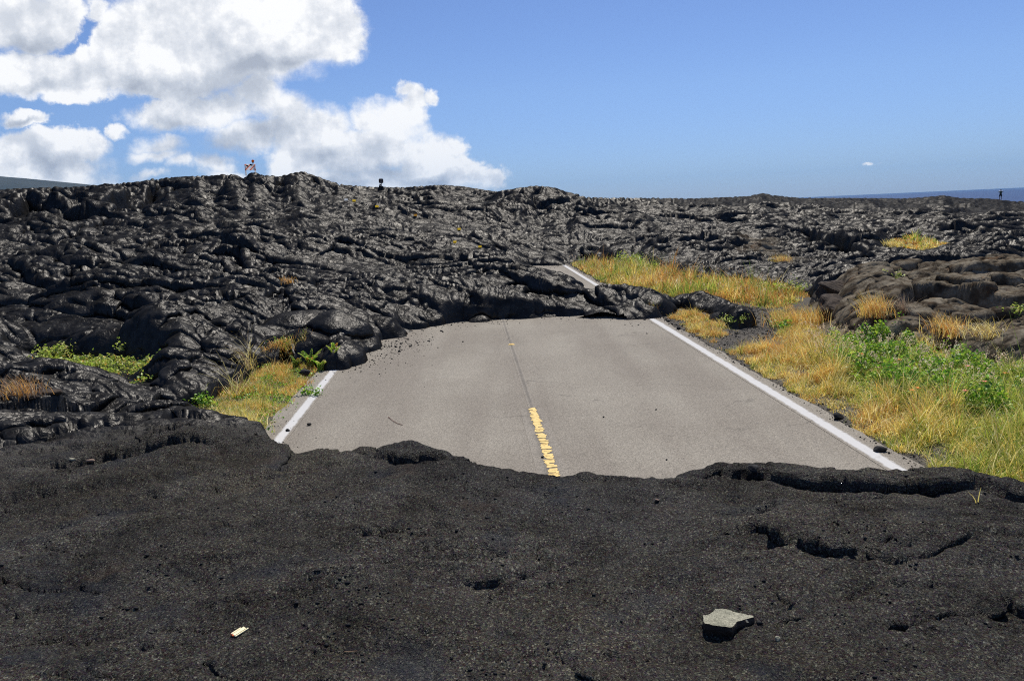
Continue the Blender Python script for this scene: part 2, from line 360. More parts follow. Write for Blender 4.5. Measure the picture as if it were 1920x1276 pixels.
    return z, sd_open, fore, np.clip(old + oldb * .8, 0, 1), old, rough

NA = 1500
az = np.linspace(-.80, .80, NA)
rr = np.concatenate([np.geomspace(1.1, 9, 440, endpoint=False), np.geomspace(9, 80, 1150, endpoint=False), np.geomspace(80, 420, 170)])
NR = len(rr)
A_, R_ = np.meshgrid(az, rr)                       # [row, col]
X = R_ * np.sin(A_); Y = R_ * np.cos(A_)
from concurrent.futures import ThreadPoolExecutor
def _job(k):
    return [np.asarray(v, dtype=np.float32) for v in lava_height(X[k:k + 12], Y[k:k + 12])]
with ThreadPoolExecutor(4) as ex:
    parts = list(ex.map(_job, range(0, NR, 12)))
Z, SD, FORE, BROWN, OLDM, ROUGH = [np.concatenate([p_[i] for p_ in parts]) for i in range(6)]
Z = Z.astype(float)
# keep the crest of the field at the height it has in the place, without flattening its blocks
KAa = np.array([az_of(p_) for p_ in KX]); pxa = np.interp(az, KAa, KX); Ra = np.interp(az, KAa, KR)
_rs = [ray(p_, k_) for p_, k_ in zip(pxa, np.interp(az, KAa, KS))]; tgt = np.array([d_[2] / math.hypot(d_[0], d_[1]) for d_ in _rs])
for _ in range(4):
    msk = rr[:, None] > 26
    act = np.where(msk, (Z - ZC) / R_, -9).max(0)
    dl = act - tgt; kw = 13; pad = np.pad(dl, kw, mode='edge'); dl = np.convolve(pad, np.ones(2 * kw + 1) / (2 * kw + 1), 'valid')
    Z = Z - dl[None, :] * R_ * ss(0, 1, (R_ - 26) / (Ra[None, :] * .9 - 26))
for _ in range(2):
    dl = np.where(rr[:, None] > 26, (Z - ZC) / R_, -9).max(0) - tgt; kw = 3; pad = np.pad(dl, kw, mode='edge'); dl = np.convolve(pad, np.ones(2 * kw + 1) / (2 * kw + 1), 'valid')
    Z = Z - .8 * dl[None, :] * R_ * ss(0, 1, (R_ - (Ra[None, :] * .82)) / (Ra[None, :] * .12))
# lava bulges over its own foot: push steep faces outwards, downhill
def smooth(a):
    for _ in range(2):
        b = a.copy(); b[1:-1] = (a[:-2] + 2 * a[1:-1] + a[2:]) / 4; a = b
        b = a.copy(); b[:, 1:-1] = (a[:, :-2] + 2 * a[:, 1:-1] + a[:, 2:]) / 4; a = b
    return a
Zs = smooth(Z)
gr = np.gradient(Zs, axis=0) / np.gradient(rr)[:, None]
b_ = Z.copy(); b_[:, 1:-1] = (Z[:, :-2] + 2 * Z[:, 1:-1] + Z[:, 2:]) / 4; Z = np.where(R_ > 14, b_, Z)
ga = np.gradient(Zs, axis=1) / (R_ * (az[1] - az[0]))
gm = np.hypot(gr, ga) + 1e-6
push = np.minimum(gm * .07, .11) * ss(.4, 1.4, gm) * (1 - .5 * FORE)
prr = R_ - push * gr / gm
pta = -push * ga / gm / R_
XD = prr * np.sin(A_ + pta); YD = prr * np.cos(A_ + pta)

def zsurf(x, y):
    """height of the lava sheet at a point"""
    x = np.asarray(x, float); y = np.asarray(y, float)
    a = (np.arctan2(x, y) + .80) / 1.60 * (NA - 1); t = np.interp(np.hypot(x, y), rr, np.arange(NR))
    a = np.clip(a, 0, NA - 1.001); t = np.clip(t, 0, NR - 1.001)
    i = a.astype(int); j = t.astype(int); fa = a - i; ft = t - j
    return (Z[j, i] * (1 - fa) + Z[j, i + 1] * fa) * (1 - ft) + (Z[j + 1, i] * (1 - fa) + Z[j + 1, i + 1] * fa) * ft
def hit(px, py, rmin=1.3, rmax=400):
    """first point of lava or ground that the photo's point sees"""
    d = ray(px, py); dh = math.hypot(d[0], d[1])
    rs = np.exp(np.linspace(math.log(rmin), math.log(rmax), 6000))
    xs = d[0] / dh * rs; ys = d[1] / dh * rs; zr = ZC + rs * d[2] / dh
    zz = np.maximum(zsurf(xs, ys), G(xs, ys))
    k = np.argmax(zr < zz)
    if not (zr < zz).any(): k = len(rs) - 1
    return np.array([xs[k], ys[k], zz[k]])

# ------------------------------------------------------------------ mesh helpers
def mesh_np(name, co, faces, mats, parent=None, smooth=True, mat_idx=None, quads=True):
    me = bpy.data.meshes.new(name)
    n = len(co); me.vertices.add(n); me.vertices.foreach_set('co', np.ascontiguousarray(co, dtype=np.float32).ravel())
    k = faces.shape[1]; nf = len(faces)
    me.loops.add(nf * k); me.loops.foreach_set('vertex_index', np.ascontiguousarray(faces, dtype=np.int32).ravel())
    me.polygons.add(nf); me.polygons.foreach_set('loop_start', np.arange(0, nf * k, k, dtype=np.int32))
    me.polygons.foreach_set('loop_total', np.full(nf, k, dtype=np.int32))
    if smooth: me.polygons.foreach_set('use_smooth', np.ones(nf, dtype=bool))
    for m_ in (mats if isinstance(mats, (list, tuple)) else [mats]): me.materials.append(m_)
    if mat_idx is not None: me.polygons.foreach_set('material_index', mat_idx.astype(np.int32))
    me.update(calc_edges=True)
    o = bpy.data.objects.new(name, me); C.objects.link(o)
    if parent is not None: o.parent = parent
    return o
def attr(o, name, vals, typ='FLOAT'):
    a = o.data.attributes.new(name, typ, 'POINT')
    if typ == 'FLOAT': a.data.foreach_set('value', np.asarray(vals, dtype=np.float32).ravel())
    else:
        v = np.ones((len(vals), 4), dtype=np.float32); v[:, :3] = vals
        a.data.foreach_set('color', v.ravel())
def tag(o, label=None, cat=None, group=None, kind=None):
    if label: o['label'] = label
    if cat: o['category'] = cat
    if group: o['group'] = group
    if kind: o['kind'] = kind
    return o
def empty(name, loc, rot=(0, 0, 0)):
    o = bpy.data.objects.new(name, None); C.objects.link(o); o.location = loc; o.rotation_euler = rot
    o.empty_display_size = .1
    return o

# ------------------------------------------------------------------ materials
def new_mat(name):
    m_ = bpy.data.materials.new(name); m_.use_nodes = True
    nt = m_.node_tree; nt.nodes.clear()
    return m_, nt
def N(nt, typ, ins=None, **kw):
    n = nt.nodes.new(typ)
    for k, v in kw.items(): setattr(n, k, v)
    for k, v in (ins or {}).items():
        s = n.inputs[k]
        if isinstance(v, bpy.types.NodeSocket): nt.links.new(v, s)
        else: s.default_value = v
    return n
def out_surf(nt, sh):
    o = nt.nodes.new('ShaderNodeOutputMaterial'); nt.links.new(sh, o.inputs['Surface']); return o
def mixc(nt, f, a, b, bt='MIX'):
    n = nt.nodes.new('ShaderNodeMix'); n.data_type = 'RGBA'; n.blend_type = bt
    for s, v in ((n.inputs[0], f), (n.inputs[6], a), (n.inputs[7], b)):
        if isinstance(v, bpy.types.NodeSocket): nt.links.new(v, s)
        else: s.default_value = v if not isinstance(v, tuple) or len(v) == 4 else (*v, 1)
    return n.outputs[2]
def mth(nt, op, a, b=0.0, c=None, clamp=False):
    n = nt.nodes.new('ShaderNodeMath'); n.operation = op; n.use_clamp = clamp
    for s, v in zip(n.inputs, (a, b, c)):
        if v is None: continue
        if isinstance(v, bpy.types.NodeSocket): nt.links.new(v, s)
        else: s.default_value = v
    return n.outputs[0]
def ramp(nt, fac, stops):
    n = nt.nodes.new('ShaderNodeValToRGB'); nt.links.new(fac, n.inputs[0])
    el = n.color_ramp.elements
    while len(el) < len(stops): el.new(.5)
    for e, (p, c) in zip(el, stops):
        e.position = p; e.color = (*c, 1) if len(c) == 3 else c
    return n.outputs[0]
def mrange(nt, v, a, b, c, d, smooth=False):
    n = nt.nodes.new('ShaderNodeMapRange')
    if smooth: n.interpolation_type = 'SMOOTHSTEP'
    for s, q in zip(n.inputs, (v, a, b, c, d)):
        if isinstance(q, bpy.types.NodeSocket): nt.links.new(q, s)
        else: s.default_value = q
    return n.outputs[0]
def noise(nt, co, scale, detail=3, rough=.55, dist=0.0):
    n = N(nt, 'ShaderNodeTexNoise', {'Vector': co, 'Scale': scale, 'Detail': detail, 'Roughness': rough, 'Distortion': dist})
    return n.outputs[0]
def bsdf(nt, **k):
    return N(nt, 'ShaderNodeBsdfPrincipled', {kk.replace('_', ' '): vv for kk, vv in k.items()})
def simple(name, col, rough=.6, var=.15, scale=40, bump=0.0, metal=0.0):
    m_, nt = new_mat(name)
    co = N(nt, 'ShaderNodeTexCoord').outputs['Object']
    n1 = noise(nt, co, scale, 4)
    c = mixc(nt, mrange(nt, n1, .3, .7, 0, 1), tuple(v * (1 - var) for v in col), tuple(min(1, v * (1 + var)) for v in col))
    b = bsdf(nt, Base_Color=c, Roughness=rough, Metallic=metal)
    if bump:
        bp = N(nt, 'ShaderNodeBump', {'Strength': .6, 'Distance': bump, 'Height': n1}); nt.links.new(bp.outputs[0], b.inputs['Normal'])
    out_surf(nt, b.outputs[0]); return m_

def make_lava():
    m_, nt = new_mat('lava')
    co = N(nt, 'ShaderNodeNewGeometry').outputs['Position']
    fore = N(nt, 'ShaderNodeAttribute', attribute_name='fore').outputs['Fac']
    brown = N(nt, 'ShaderNodeAttribute', attribute_name='brown').outputs['Fac']
    big = noise(nt, co, .5, 4); mid = noise(nt, co, 3.0, 5, .6); fine = noise(nt, co, 22, 5, .65)
    grain = noise(nt, co, 85, 3, .8)
    cell = N(nt, 'ShaderNodeTexVoronoi', {'Vector': co, 'Scale': 140.0}, feature='F1')
    cellc = cell.outputs['Color']
    # young flow: blue black with greyer, duller skins
    c = ramp(nt, mid, [(.3, (.0098, .0094, .0091)), (.5, (.0128, .0123, .0118)), (.68, (.0190, .0181, .0171))])
    c = mixc(nt, mrange(nt, big, .35, .65, 0, .5), c, (.018, .0166, .0150))
    c = mixc(nt, mrange(nt, fine, .58, .74, 0, .35), c, (.055, .052, .047))
    # crumbly mineral grain of the near crust
    cv = N(nt, 'ShaderNodeSeparateColor', {0: cellc}).outputs[1]
    gc = ramp(nt, cv, [(0.0, (.016, .0150, .0130)), (.5, (.042, .0390, .0335)), (.88, (.074, .068, .056)), (.98, (.20, .185, .155))])
    gc = mixc(nt, .025, gc, cellc)
    gc = mixc(nt, 1.0, gc, mixc(nt, mrange(nt, big, .3, .7, 0, 1), (.92, .92, .96), (1.2, 1.12, .96)), 'MULTIPLY')
    sp = mrange(nt, grain, .36, .68, .45, 1.6)
    gc = N(nt, 'ShaderNodeVectorMath', {0: gc, 1: N(nt, 'ShaderNodeCombineXYZ', {0: sp, 1: sp, 2: sp}).outputs[0]}, operation='MULTIPLY').outputs[0]
    patch = mrange(nt, noise(nt, co, 1.1, 7, .70), .36, .64, .50, 1.42)
    gc = N(nt, 'ShaderNodeVectorMath', {0: gc, 1: N(nt, 'ShaderNodeCombineXYZ', {0: patch, 1: patch, 2: patch}).outputs[0]}, operation='MULTIPLY').outputs[0]
    bl = mrange(nt, noise(nt, co, 2.1, 3), .56, .70, 0, .6)
    gc = mixc(nt, bl, gc, (.018, .024, .035))
    ru = mrange(nt, noise(nt, co, 1.7, 4, .7), .58, .74, 0, .55)
    gc = mixc(nt, ru, gc, (.075, .045, .03))
    c = mixc(nt, fore, c, gc)
    # weathered brown crust
    bc = ramp(nt, mid, [(.3, (.032, .023, .016)), (.43, (.090, .069, .045)), (.52, (.19, .155, .105)), (.68, (.30, .255, .18))])
    bc = mixc(nt, mrange(nt, fine, .4, .7, 0, .6), bc, (.05, .038, .028))
    bc = mixc(nt, mrange(nt, noise(nt, co, 1.6, 4, .6), .58, .7, 0, .6), bc, (.13, .062, .026))
    c = mixc(nt, brown, c, bc)
    wr = N(nt, 'ShaderNodeTexNoise', {'Vector': co, 'Scale': 7.0, 'Detail': 3.0, 'Roughness': .55, 'Distortion': 1.4}).outputs[0]
    inv = mth(nt, 'SUBTRACT', 1.0, fore)
    b1 = N(nt, 'ShaderNodeBump', {'Strength': mrange(nt, fore, 0, 1, .28, .8), 'Distance': .12, 'Height': wr})
    b2 = N(nt, 'ShaderNodeBump', {'Strength': mrange(nt, fore, 0, 1, .09, .9), 'Distance': .06, 'Height': fine, 'Normal': b1.outputs[0]})
    b3 = N(nt, 'ShaderNodeBump', {'Distance': .020, 'Height': grain, 'Normal': b2.outputs[0], 'Strength': mrange(nt, fore, 0, 1, .06, 1.0)})
    dif = N(nt, 'ShaderNodeBsdfDiffuse', {'Color': c, 'Roughness': .3, 'Normal': b3.outputs[0]})
    gl = mth(nt, 'MULTIPLY', mrange(nt, mid, .35, .65, .013, .034), mth(nt, 'SUBTRACT', 1.0, mth(nt, 'MULTIPLY', brown, .85)))
    gl = mth(nt, 'MULTIPLY', gl, mrange(nt, fore, 0, 1, 1.0, .8))
    glc = N(nt, 'ShaderNodeCombineXYZ', {0: gl, 1: mth(nt, 'MULTIPLY', gl, .96), 2: mth(nt, 'MULTIPLY', gl, .90)}).outputs[0]
    gls = N(nt, 'ShaderNodeBsdfGlossy', {'Color': glc, 'Roughness': mrange(nt, mid, .3, .7, .32, .44), 'Normal': b3.outputs[0]})
    b = N(nt, 'ShaderNodeAddShader', {0: dif.outputs[0], 1: gls.outputs[0]})
    out_surf(nt, b.outputs[0]); return m_
M = {}
M['lava'] = make_lava()

# ------------------------------------------------------------------ build lava sheets
idx = np.arange(NA * NR).reshape(NR, NA)
Fc = np.stack([idx[:-1, :-1], idx[:-1, 1:], idx[1:, 1:], idx[1:, :-1]], -1).reshape(-1, 4)
co = np.stack([XD, YD, Z], -1).reshape(-1, 3)
fsd = SD[:-1, :-1].reshape(-1); frr = R_[:-1, :-1].reshape(-1); fold = OLDM[:-1, :-1].reshape(-1)
keep = fsd > -.45
faz = A_[:-1, :-1].reshape(-1)
is_old = (fold > .5) & keep
# the crust the viewer stands on ends at the near edge of the road; on the left it merges with the field
is_for = (frr < np.interp(faz, [-.8, -.35, -.2, .8], [8.2, 8.2, 9.5, 9.5])) & keep & ~is_old
is_fld = keep & ~is_old & ~is_for
def sub(name, mask, label=None, cat=None):
    f = Fc[mask]; used = np.unique(f); mp = np.full(NA * NR, -1); mp[used] = np.arange(len(used))
    o = mesh_np(name, co[used], mp[f], M['lava'])
    attr(o, 'fore', FORE.reshape(-1)[used]); attr(o, 'brown', BROWN.reshape(-1)[used])
    tag(o, kind='structure')
    return o
sub('near_lava_crust', is_for); sub('lava_field', is_fld); sub('old_lava_ledge', is_old)
# ------------------------------------------------------------------ the rest of the land
def far_lava():
    """coarser lava round and behind the viewer, outside the photograph"""
    a = np.linspace(.795, 2 * PI - .795, 300); r = np.concatenate([[.02], np.geomspace(.3, 420, 150)])
    AA, RR_ = np.meshgrid(a, r); x = RR_ * np.sin(AA); y = RR_ * np.cos(AA)
    z = lava_height(x, y)[0]
    i = np.arange(len(r) * 300).reshape(len(r), 300)
    f = np.stack([i[:-1, :-1], i[:-1, 1:], i[1:, 1:], i[1:, :-1]], -1).reshape(-1, 4)
    o = mesh_np('lava_plain', np.stack([x, y, z], -1).reshape(-1, 3), f, M['lava'])
    attr(o, 'fore', (RR_ < 8).astype(float)); attr(o, 'brown', np.zeros(x.size)); tag(o, kind='structure')
    # the small disc under the viewer
    a = np.linspace(-.8, .8, 40); r = np.array([.02, .4, .8, 1.101]); AA, RR_ = np.meshgrid(a, r)
    x = RR_ * np.sin(AA); y = RR_ * np.cos(AA); z = lava_height(x, y)[0]
    i = np.arange(160).reshape(4, 40); f = np.stack([i[:-1, :-1], i[:-1, 1:], i[1:, 1:], i[1:, :-1]], -1).reshape(-1, 4)
    o = mesh_np('lava_underfoot', np.stack([x, y, z], -1).reshape(-1, 3), f, M['lava'])
    attr(o, 'fore', np.ones(160)); attr(o, 'brown', np.zeros(160)); tag(o, kind='structure')
far_lava()

def make_ground():
    m_, nt = new_mat('gravel_soil')
    co = N(nt, 'ShaderNodeNewGeometry').outputs['Position']
    n = noise(nt, co, 1.2, 4); f = noise(nt, co, 45, 4, .7)
    c = mixc(nt, mrange(nt, n, .35, .65, 0, 1), (.095, .082, .064), (.050, .046, .041))
    c = mixc(nt, mrange(nt, f, .45, .7, 0, .8), c, (.19, .17, .145))
    b = bsdf(nt, Base_Color=c, Roughness=.95)
    b.inputs['Specular IOR Level'].default_value = .1
    bp = N(nt, 'ShaderNodeBump', {'Strength': .9, 'Distance': .02, 'Height': f}); nt.links.new(bp.outputs[0], b.inputs['Normal'])
    out_surf(nt, b.outputs[0]); return m_
M['soil'] = make_ground()
gx = np.arange(-14, 36, .14); gy = np.arange(3.0, 52, .14)
GX, GY = np.meshgrid(gx, gy)
GZ = G(GX, GY) - .045 + .02 * fbm(GX / .6, GY / .6, 801, 3)
_, gw_ = road_uv(GX, GY)
GZ = GZ + .05 * ss(3.9, 5.5, np.abs(gw_)) * (1 + fbm(GX / 2, GY / 2, 803, 2)) * .8
# where this sheet would rise through the lava it is let down
ld = sdf(GX, GY, P1); GZ = GZ - np.where(ld > .3, .25 + .0 * ld, 0) - .6 * ss(.3, 2.5, ld)
i = np.arange(GX.size).reshape(GX.shape)
f = np.stack([i[:-1, :-1], i[:-1, 1:], i[1:, 1:], i[1:, :-1]], -1).reshape(-1, 4)
tag(mesh_np('ground', np.stack([GX, GY, GZ], -1).reshape(-1, 3), f, M['soil']), kind='structure')
def gz(x, y):
    u = np.clip((np.asarray(x) - gx[0]) / .14, 0, len(gx) - 1.01); v = np.clip((np.asarray(y) - gy[0]) / .14, 0, len(gy) - 1.01)
    a = u.astype(int); b = v.astype(int); fa = u - a; fb = v - b
    zz = (GZ[b, a] * (1 - fa) + GZ[b, a + 1] * fa) * (1 - fb) + (GZ[b + 1, a] * (1 - fa) + GZ[b + 1, a + 1] * fa) * fb
    inside = (np.asarray(x) > gx[0]) & (np.asarray(x) < gx[-1]) & (np.asarray(y) > gy[0]) & (np.asarray(y) < gy[-1])
    return np.where(inside, np.maximum(zz, zsurf(x, y)), zsurf(x, y))

# sea
def make_sea():
    m_, nt = new_mat('sea_water')
    co = N(nt, 'ShaderNodeNewGeometry').outputs['Position']
    mp = N(nt, 'ShaderNodeMapping', {'Vector': co, 'Scale': (1, .55, 1)}).outputs[0]
    n = noise(nt, mp, .03, 5, .6); wv = noise(nt, mp, .25, 4, .6)
    c = mixc(nt, mrange(nt, n, .35, .65, 0, 1), (.0, .024, .095), (.0, .036, .14))
    cap = mrange(nt, noise(nt, mp, .09, 2, .5), .73, .77, 0, 1)
    c = mixc(nt, cap, c, (.7, .75, .8))
    b = bsdf(nt, Base_Color=c, Roughness=.55); b.inputs['Specular IOR Level'].default_value = .12
    bp = N(nt, 'ShaderNodeBump', {'Strength': 1.0, 'Distance': 1.2, 'Height': wv}); nt.links.new(bp.outputs[0], b.inputs['Normal'])
    out_surf(nt, b.outputs[0]); return m_
M['sea'] = make_sea()
SEAZ = -30.0; SEAR = 24000.0
th = np.linspace(0, 2 * PI, 181)[:-1]; rs = np.array([60, 300, 1500, 6000, SEAR])
v = np.concatenate([np.stack([r_ * np.sin(th), r_ * np.cos(th), np.full(180, SEAZ)], -1) for r_ in rs])
i = np.arange(180); f = np.concatenate([np.stack([i + 180 * k, (i + 1) % 180 + 180 * k, (i + 1) % 180 + 180 * (k + 1), i + 180 * (k + 1)], -1) for k in range(len(rs) - 1)])
tag(mesh_np('sea', v, f[:, ::-1], M['sea'], smooth=False), kind='structure')

# long slope of the volcano far to the left
def make_hill():
    m_, nt = new_mat('hill_scrub')
    co = N(nt, 'ShaderNodeNewGeometry').outputs['Position']
    n = noise(nt, co, .004, 6, .65)
    c = mixc(nt, mrange(nt, n, .4, .6, 0, 1), (.012, .018, .012), (.030, .034, .024))
    out_surf(nt, bsdf(nt, Base_Color=c, Roughness=1.0).outputs[0]); return m_
hx = np.linspace(0, 1, 220); hv = np.linspace(0, 1, 60)
HX, HV = np.meshgrid(hx, hv)
PXs = -900 + HX * 1250
Dh = 7000.0
top = np.interp(PXs, [-900, -300, 0, 60, 170, 260, 350], [285, 312, 329, 334, 345, 356, 375])
azs = np.array([az_of(p_) for p_ in np.linspace(-900, 350, 220)])[None, :].repeat(60, 0)
zt = ZC + Dh * np.vectorize(lambda p_, t_: ray(p_, t_)[2] / math.hypot(*ray(p_, t_)[:2]))(PXs, top)
dd = Dh - 2600 * (1 - HV) ** 1.0
zz = SEAZ - 5 + (zt - SEAZ + 5) * HV ** 1.3 + 26 * fbm(azs * 60, HV * 5, 851, 4) * np.sin(PI * np.clip(HV, 0, 1)) * 1.4
v = np.stack([dd * np.sin(azs), dd * np.cos(azs), zz], -1)
v = np.concatenate([v, np.stack([(Dh + 3000) * np.sin(azs[:1]), (Dh + 3000) * np.cos(azs[:1]), np.full((1, 220), SEAZ - 5.)], -1)])
i = np.arange(61 * 220).reshape(61, 220); f = np.stack([i[:-1, :-1], i[:-1, 1:], i[1:, 1:], i[1:, :-1]], -1).reshape(-1, 4)
tag(mesh_np('hill', v.reshape(-1, 3), f, make_hill()), kind='structure')

# ------------------------------------------------------------------ road
WL = road_uv(*at(529.6, 816))[1]; WL2 = road_uv(*at(626.6, 693))[1]; WLm = (WL + WL2) / 2
WR = (road_uv(*at(1650, 864))[1] + road_uv(*at(1312, 650))[1]) / 2
WCn = (road_uv(*at(1032, 880))[1] + road_uv(*at(1003, 770))[1]) / 2
print('road', WL, WL2, WR, WCn)
def asphalt_color(nt, co):
    big = noise(nt, co, .55, 4, .55); f = noise(nt, co, 75, 3, .75)
    vor = N(nt, 'ShaderNodeTexVoronoi', {'Vector': co, 'Scale': 110.0})
    g = N(nt, 'ShaderNodeSeparateColor', {0: vor.outputs['Color']}).outputs[0]
    mp = N(nt, 'ShaderNodeMapping', {'Vector': co, 'Scale': (1.2, .12, 1), 'Rotation': (0, 0, math.atan2(RDH[0], RDH[1]))}).outputs[0]
    tr_ = noise(nt, mp, 1.0, 3, .5)
    c = mixc(nt, mrange(nt, big, .35, .65, 0, 1), (.242, .213, .170), (.288, .257, .206))
    c = mixc(nt, mrange(nt, tr_, .42, .62, 0, .50), c, (.19, .162, .130))
    k = mth(nt, 'MULTIPLY', mrange(nt, g, 0, 1, .66, 1.34), mrange(nt, f, .3, .7, .78, 1.22))
    c = N(nt, 'ShaderNodeVectorMath', {0: c, 1: N(nt, 'ShaderNodeCombineXYZ', {0: k, 1: k, 2: k}).outputs[0]}, operation='MULTIPLY').outputs[0]
    dark = mrange(nt, noise(nt, co, 38, 2, .5), .70, .76, 0, .75)
    c = mixc(nt, dark, c, (.05, .045, .04))
    st = mrange(nt, noise(nt, co, 1.1, 6, .7), .58, .74, 0, .22)
    c = mixc(nt, st, c, (.13, .115, .095))
    vc = N(nt, 'ShaderNodeTexVoronoi', {'Vector': N(nt, 'ShaderNodeVectorMath', {0: co, 1: N(nt, 'ShaderNodeVectorMath', {0: N(nt, 'ShaderNodeTexNoise', {'Vector': co, 'Scale': 1.5, 'Detail': 5.0}).outputs['Color'], 1: (.9, .9, .9)}, operation='MULTIPLY').outputs[0]}, operation='ADD').outputs[0], 'Scale': .42}, feature='DISTANCE_TO_EDGE').outputs['Distance']
    ck = mth(nt, 'MULTIPLY', mrange(nt, vc, .0015, .006, .45, 0), mrange(nt, noise(nt, co, .8, 2), .5, .6, 0, 1))
    c = mixc(nt, ck, c, (.06, .053, .045))
    return c, f, g
def make_asphalt():
    m_, nt = new_mat('weathered_asphalt')
    co = N(nt, 'ShaderNodeNewGeometry').outputs['Position']
    c, f, g = asphalt_color(nt, co)
    b = bsdf(nt, Base_Color=c, Roughness=.92); b.inputs['Specular IOR Level'].default_value = .15
    hgt = mth(nt, 'ADD', f, g)
    bp = N(nt, 'ShaderNodeBump', {'Strength': .6, 'Distance': .004, 'Height': hgt}); nt.links.new(bp.outputs[0], b.inputs['Normal'])
    out_surf(nt, b.outputs[0]); return m_
def make_paint(name, col, mode):
    m_, nt = new_mat(name)
    co = N(nt, 'ShaderNodeNewGeometry').outputs['Position']
    c, f, g = asphalt_color(nt, co)
    wv = N(nt, 'ShaderNodeAttribute', attribute_name='across').outputs['Fac']       # -1..1 over the width
    e = mth(nt, 'SUBTRACT', 1.0, mth(nt, 'ABSOLUTE', wv))
    n = noise(nt, co, 30, 5, .75); n2 = noise(nt, co, 4, 3, .6)
    if mode == 'line':
        k = mth(nt, 'ADD', mrange(nt, e, .0, .62, -.30, 1.0), mth(nt, 'MULTIPLY', mth(nt, 'SUBTRACT', n, .5), 1.1))
        k = mth(nt, 'ADD', k, mth(nt, 'MULTIPLY', mth(nt, 'SUBTRACT', n2, .5), .8))
        k = mth(nt, 'ADD', k, mth(nt, 'MULTIPLY', mth(nt, 'SUBTRACT', noise(nt, co, 11, 4, .7), .5), .9))
        k = mrange(nt, k, .25, .85, 0, .93)
    else:
        k = mth(nt, 'ADD', mrange(nt, e, .0, .8, -.2, .9), mth(nt, 'MULTIPLY', mth(nt, 'SUBTRACT', n, .5), 1.6))
        k = mth(nt, 'ADD', k, mth(nt, 'MULTIPLY', mth(nt, 'SUBTRACT', n2, .5), 1.2))
        k = mrange(nt, k, .35, .9, 0, .42)
    c = mixc(nt, k, c, col)
    b = bsdf(nt, Base_Color=c, Roughness=.85); b.inputs['Specular IOR Level'].default_value = .15
    out_surf(nt, b.outputs[0]); return m_
M['asphalt'] = make_asphalt()
M['white_paint'] = make_paint('worn_white_paint', (.55, .535, .505), 'line')
M['seam'] = make_paint('tar_seam', (.06, .055, .048), 'seam')
S = np.arange(3.5, 62, .06)
def road_strip(name, w0, w1, s0, s1, dz, mat, jitter=0.0, seed=0, nw=2, kind='structure'):
    s = np.arange(s0, s1, .05)
    cols = []
    for k in range(nw):
        t = k / (nw - 1); w = w0 + (w1 - w0) * t + np.zeros_like(s)
        if jitter and k in (0, nw - 1):
            w = w + jitter * (fbm(s / .9, s * 0 + k * 9.1, 821 + seed, 4)) * (1 if k else -1)
        x, y = road_xy(s, w); cols.append(np.stack([x, y, G(x, y) + dz], -1))
    v = np.stack(cols, 1).reshape(-1, 3)
    i = np.arange(len(s) * nw).reshape(len(s), nw)
    f = np.stack([i[:-1, :-1], i[:-1, 1:], i[1:, 1:], i[1:, :-1]], -1).reshape(-1, 4)
    o = mesh_np(name, v, f, mat, smooth=False)
    attr(o, 'across', np.tile(np.linspace(-1, 1, nw), len(s))); tag(o, kind=kind); return o
road_strip('road', WLm - .30, WR + .24, 3.5, 60, .0, M['asphalt'], jitter=.07, nw=8)
road_strip('edge_line', WLm - .10, WLm + .10, 3.6, 59, .004, M['white_paint'], nw=9, jitter=.0)
road_strip('edge_line', WR - .11, WR + .11, 3.6, 59, .004, M['white_paint'], nw=9, jitter=.0)
s_a = road_uv(*at(1003, 766))[0]; s_b = road_uv(*at(943, 597))[0]
road_strip('road_seam', WCn - .05, WCn + .05, s_a, s_b + 1, .003, M['seam'], nw=7)
road_strip('scraped_strip', WCn - .17, WCn + .15, s_a - 4.0, s_a + .05, .003, M['seam'], nw=9)
def yellow_dash():
    R = random.Random(5); v = []; f = []
    s = s_a - .02
    end = s_a - 3.4
    while s > end:
        L = R.choice([.035, .05, .06, .075, .10]); w0 = WCn + R.uniform(-.012, .012); hw = R.uniform(.042, .058)
        n = 14; base = len(v); ph = R.uniform(0, 6); sk = R.uniform(-.16, .16)
        for k in range(n):
            a = 2 * PI * k / n
            q = (1 + .10 * math.sin(3 * a + ph) + R.uniform(-.14, .14)) * (1.0 / max(abs(math.cos(a)), abs(math.sin(a)))) ** .8
            du = math.cos(a) * hw * q; dv = math.sin(a) * L * .5 * q + sk * du
            x, y = road_xy(s + dv, w0 + du); v.append((x, y, float(G(x, y)) + .007))
        f.append(list(range(base, base + n)))
        if R.random() < .4:          # a bridge of paint to the next squiggle
            side = R.choice([-1, 1]) * hw * R.uniform(.2, .8); base = len(v)
            for (a, b) in ((-.014, -.02), (.014, -.02), (.018, -L), (-.012, -L)):
                x, y = road_xy(s + b, w0 + side + a); v.append((x, y, float(G(x, y)) + .0085))
            f.append([base, base + 3, base + 2, base + 1])
        s -= L * R.choice([.9, 1.0, 1.1, 1.3, 1.6])
    me = bpy.data.meshes.new('centre_line_dash'); me.from_pydata(v, [], f)
    m_ = simple('yellow_paint', (.74, .52, .18), .8, .12, 60); me.materials.append(m_); M['yellow'] = m_
    o = bpy.data.objects.new('centre_line_dash', me); C.objects.link(o); tag(o, kind='structure')
    for p_ in me.polygons:
        pass
    import bmesh
    bm = bmesh.new(); bm.from_mesh(me); bmesh.ops.recalc_face_normals(bm, faces=bm.faces)
    bm.normal_update()
    for fc in bm.faces:
        if fc.normal.z < 0: fc.normal_flip()
    bm.to_mesh(me); bm.free()
yellow_dash()

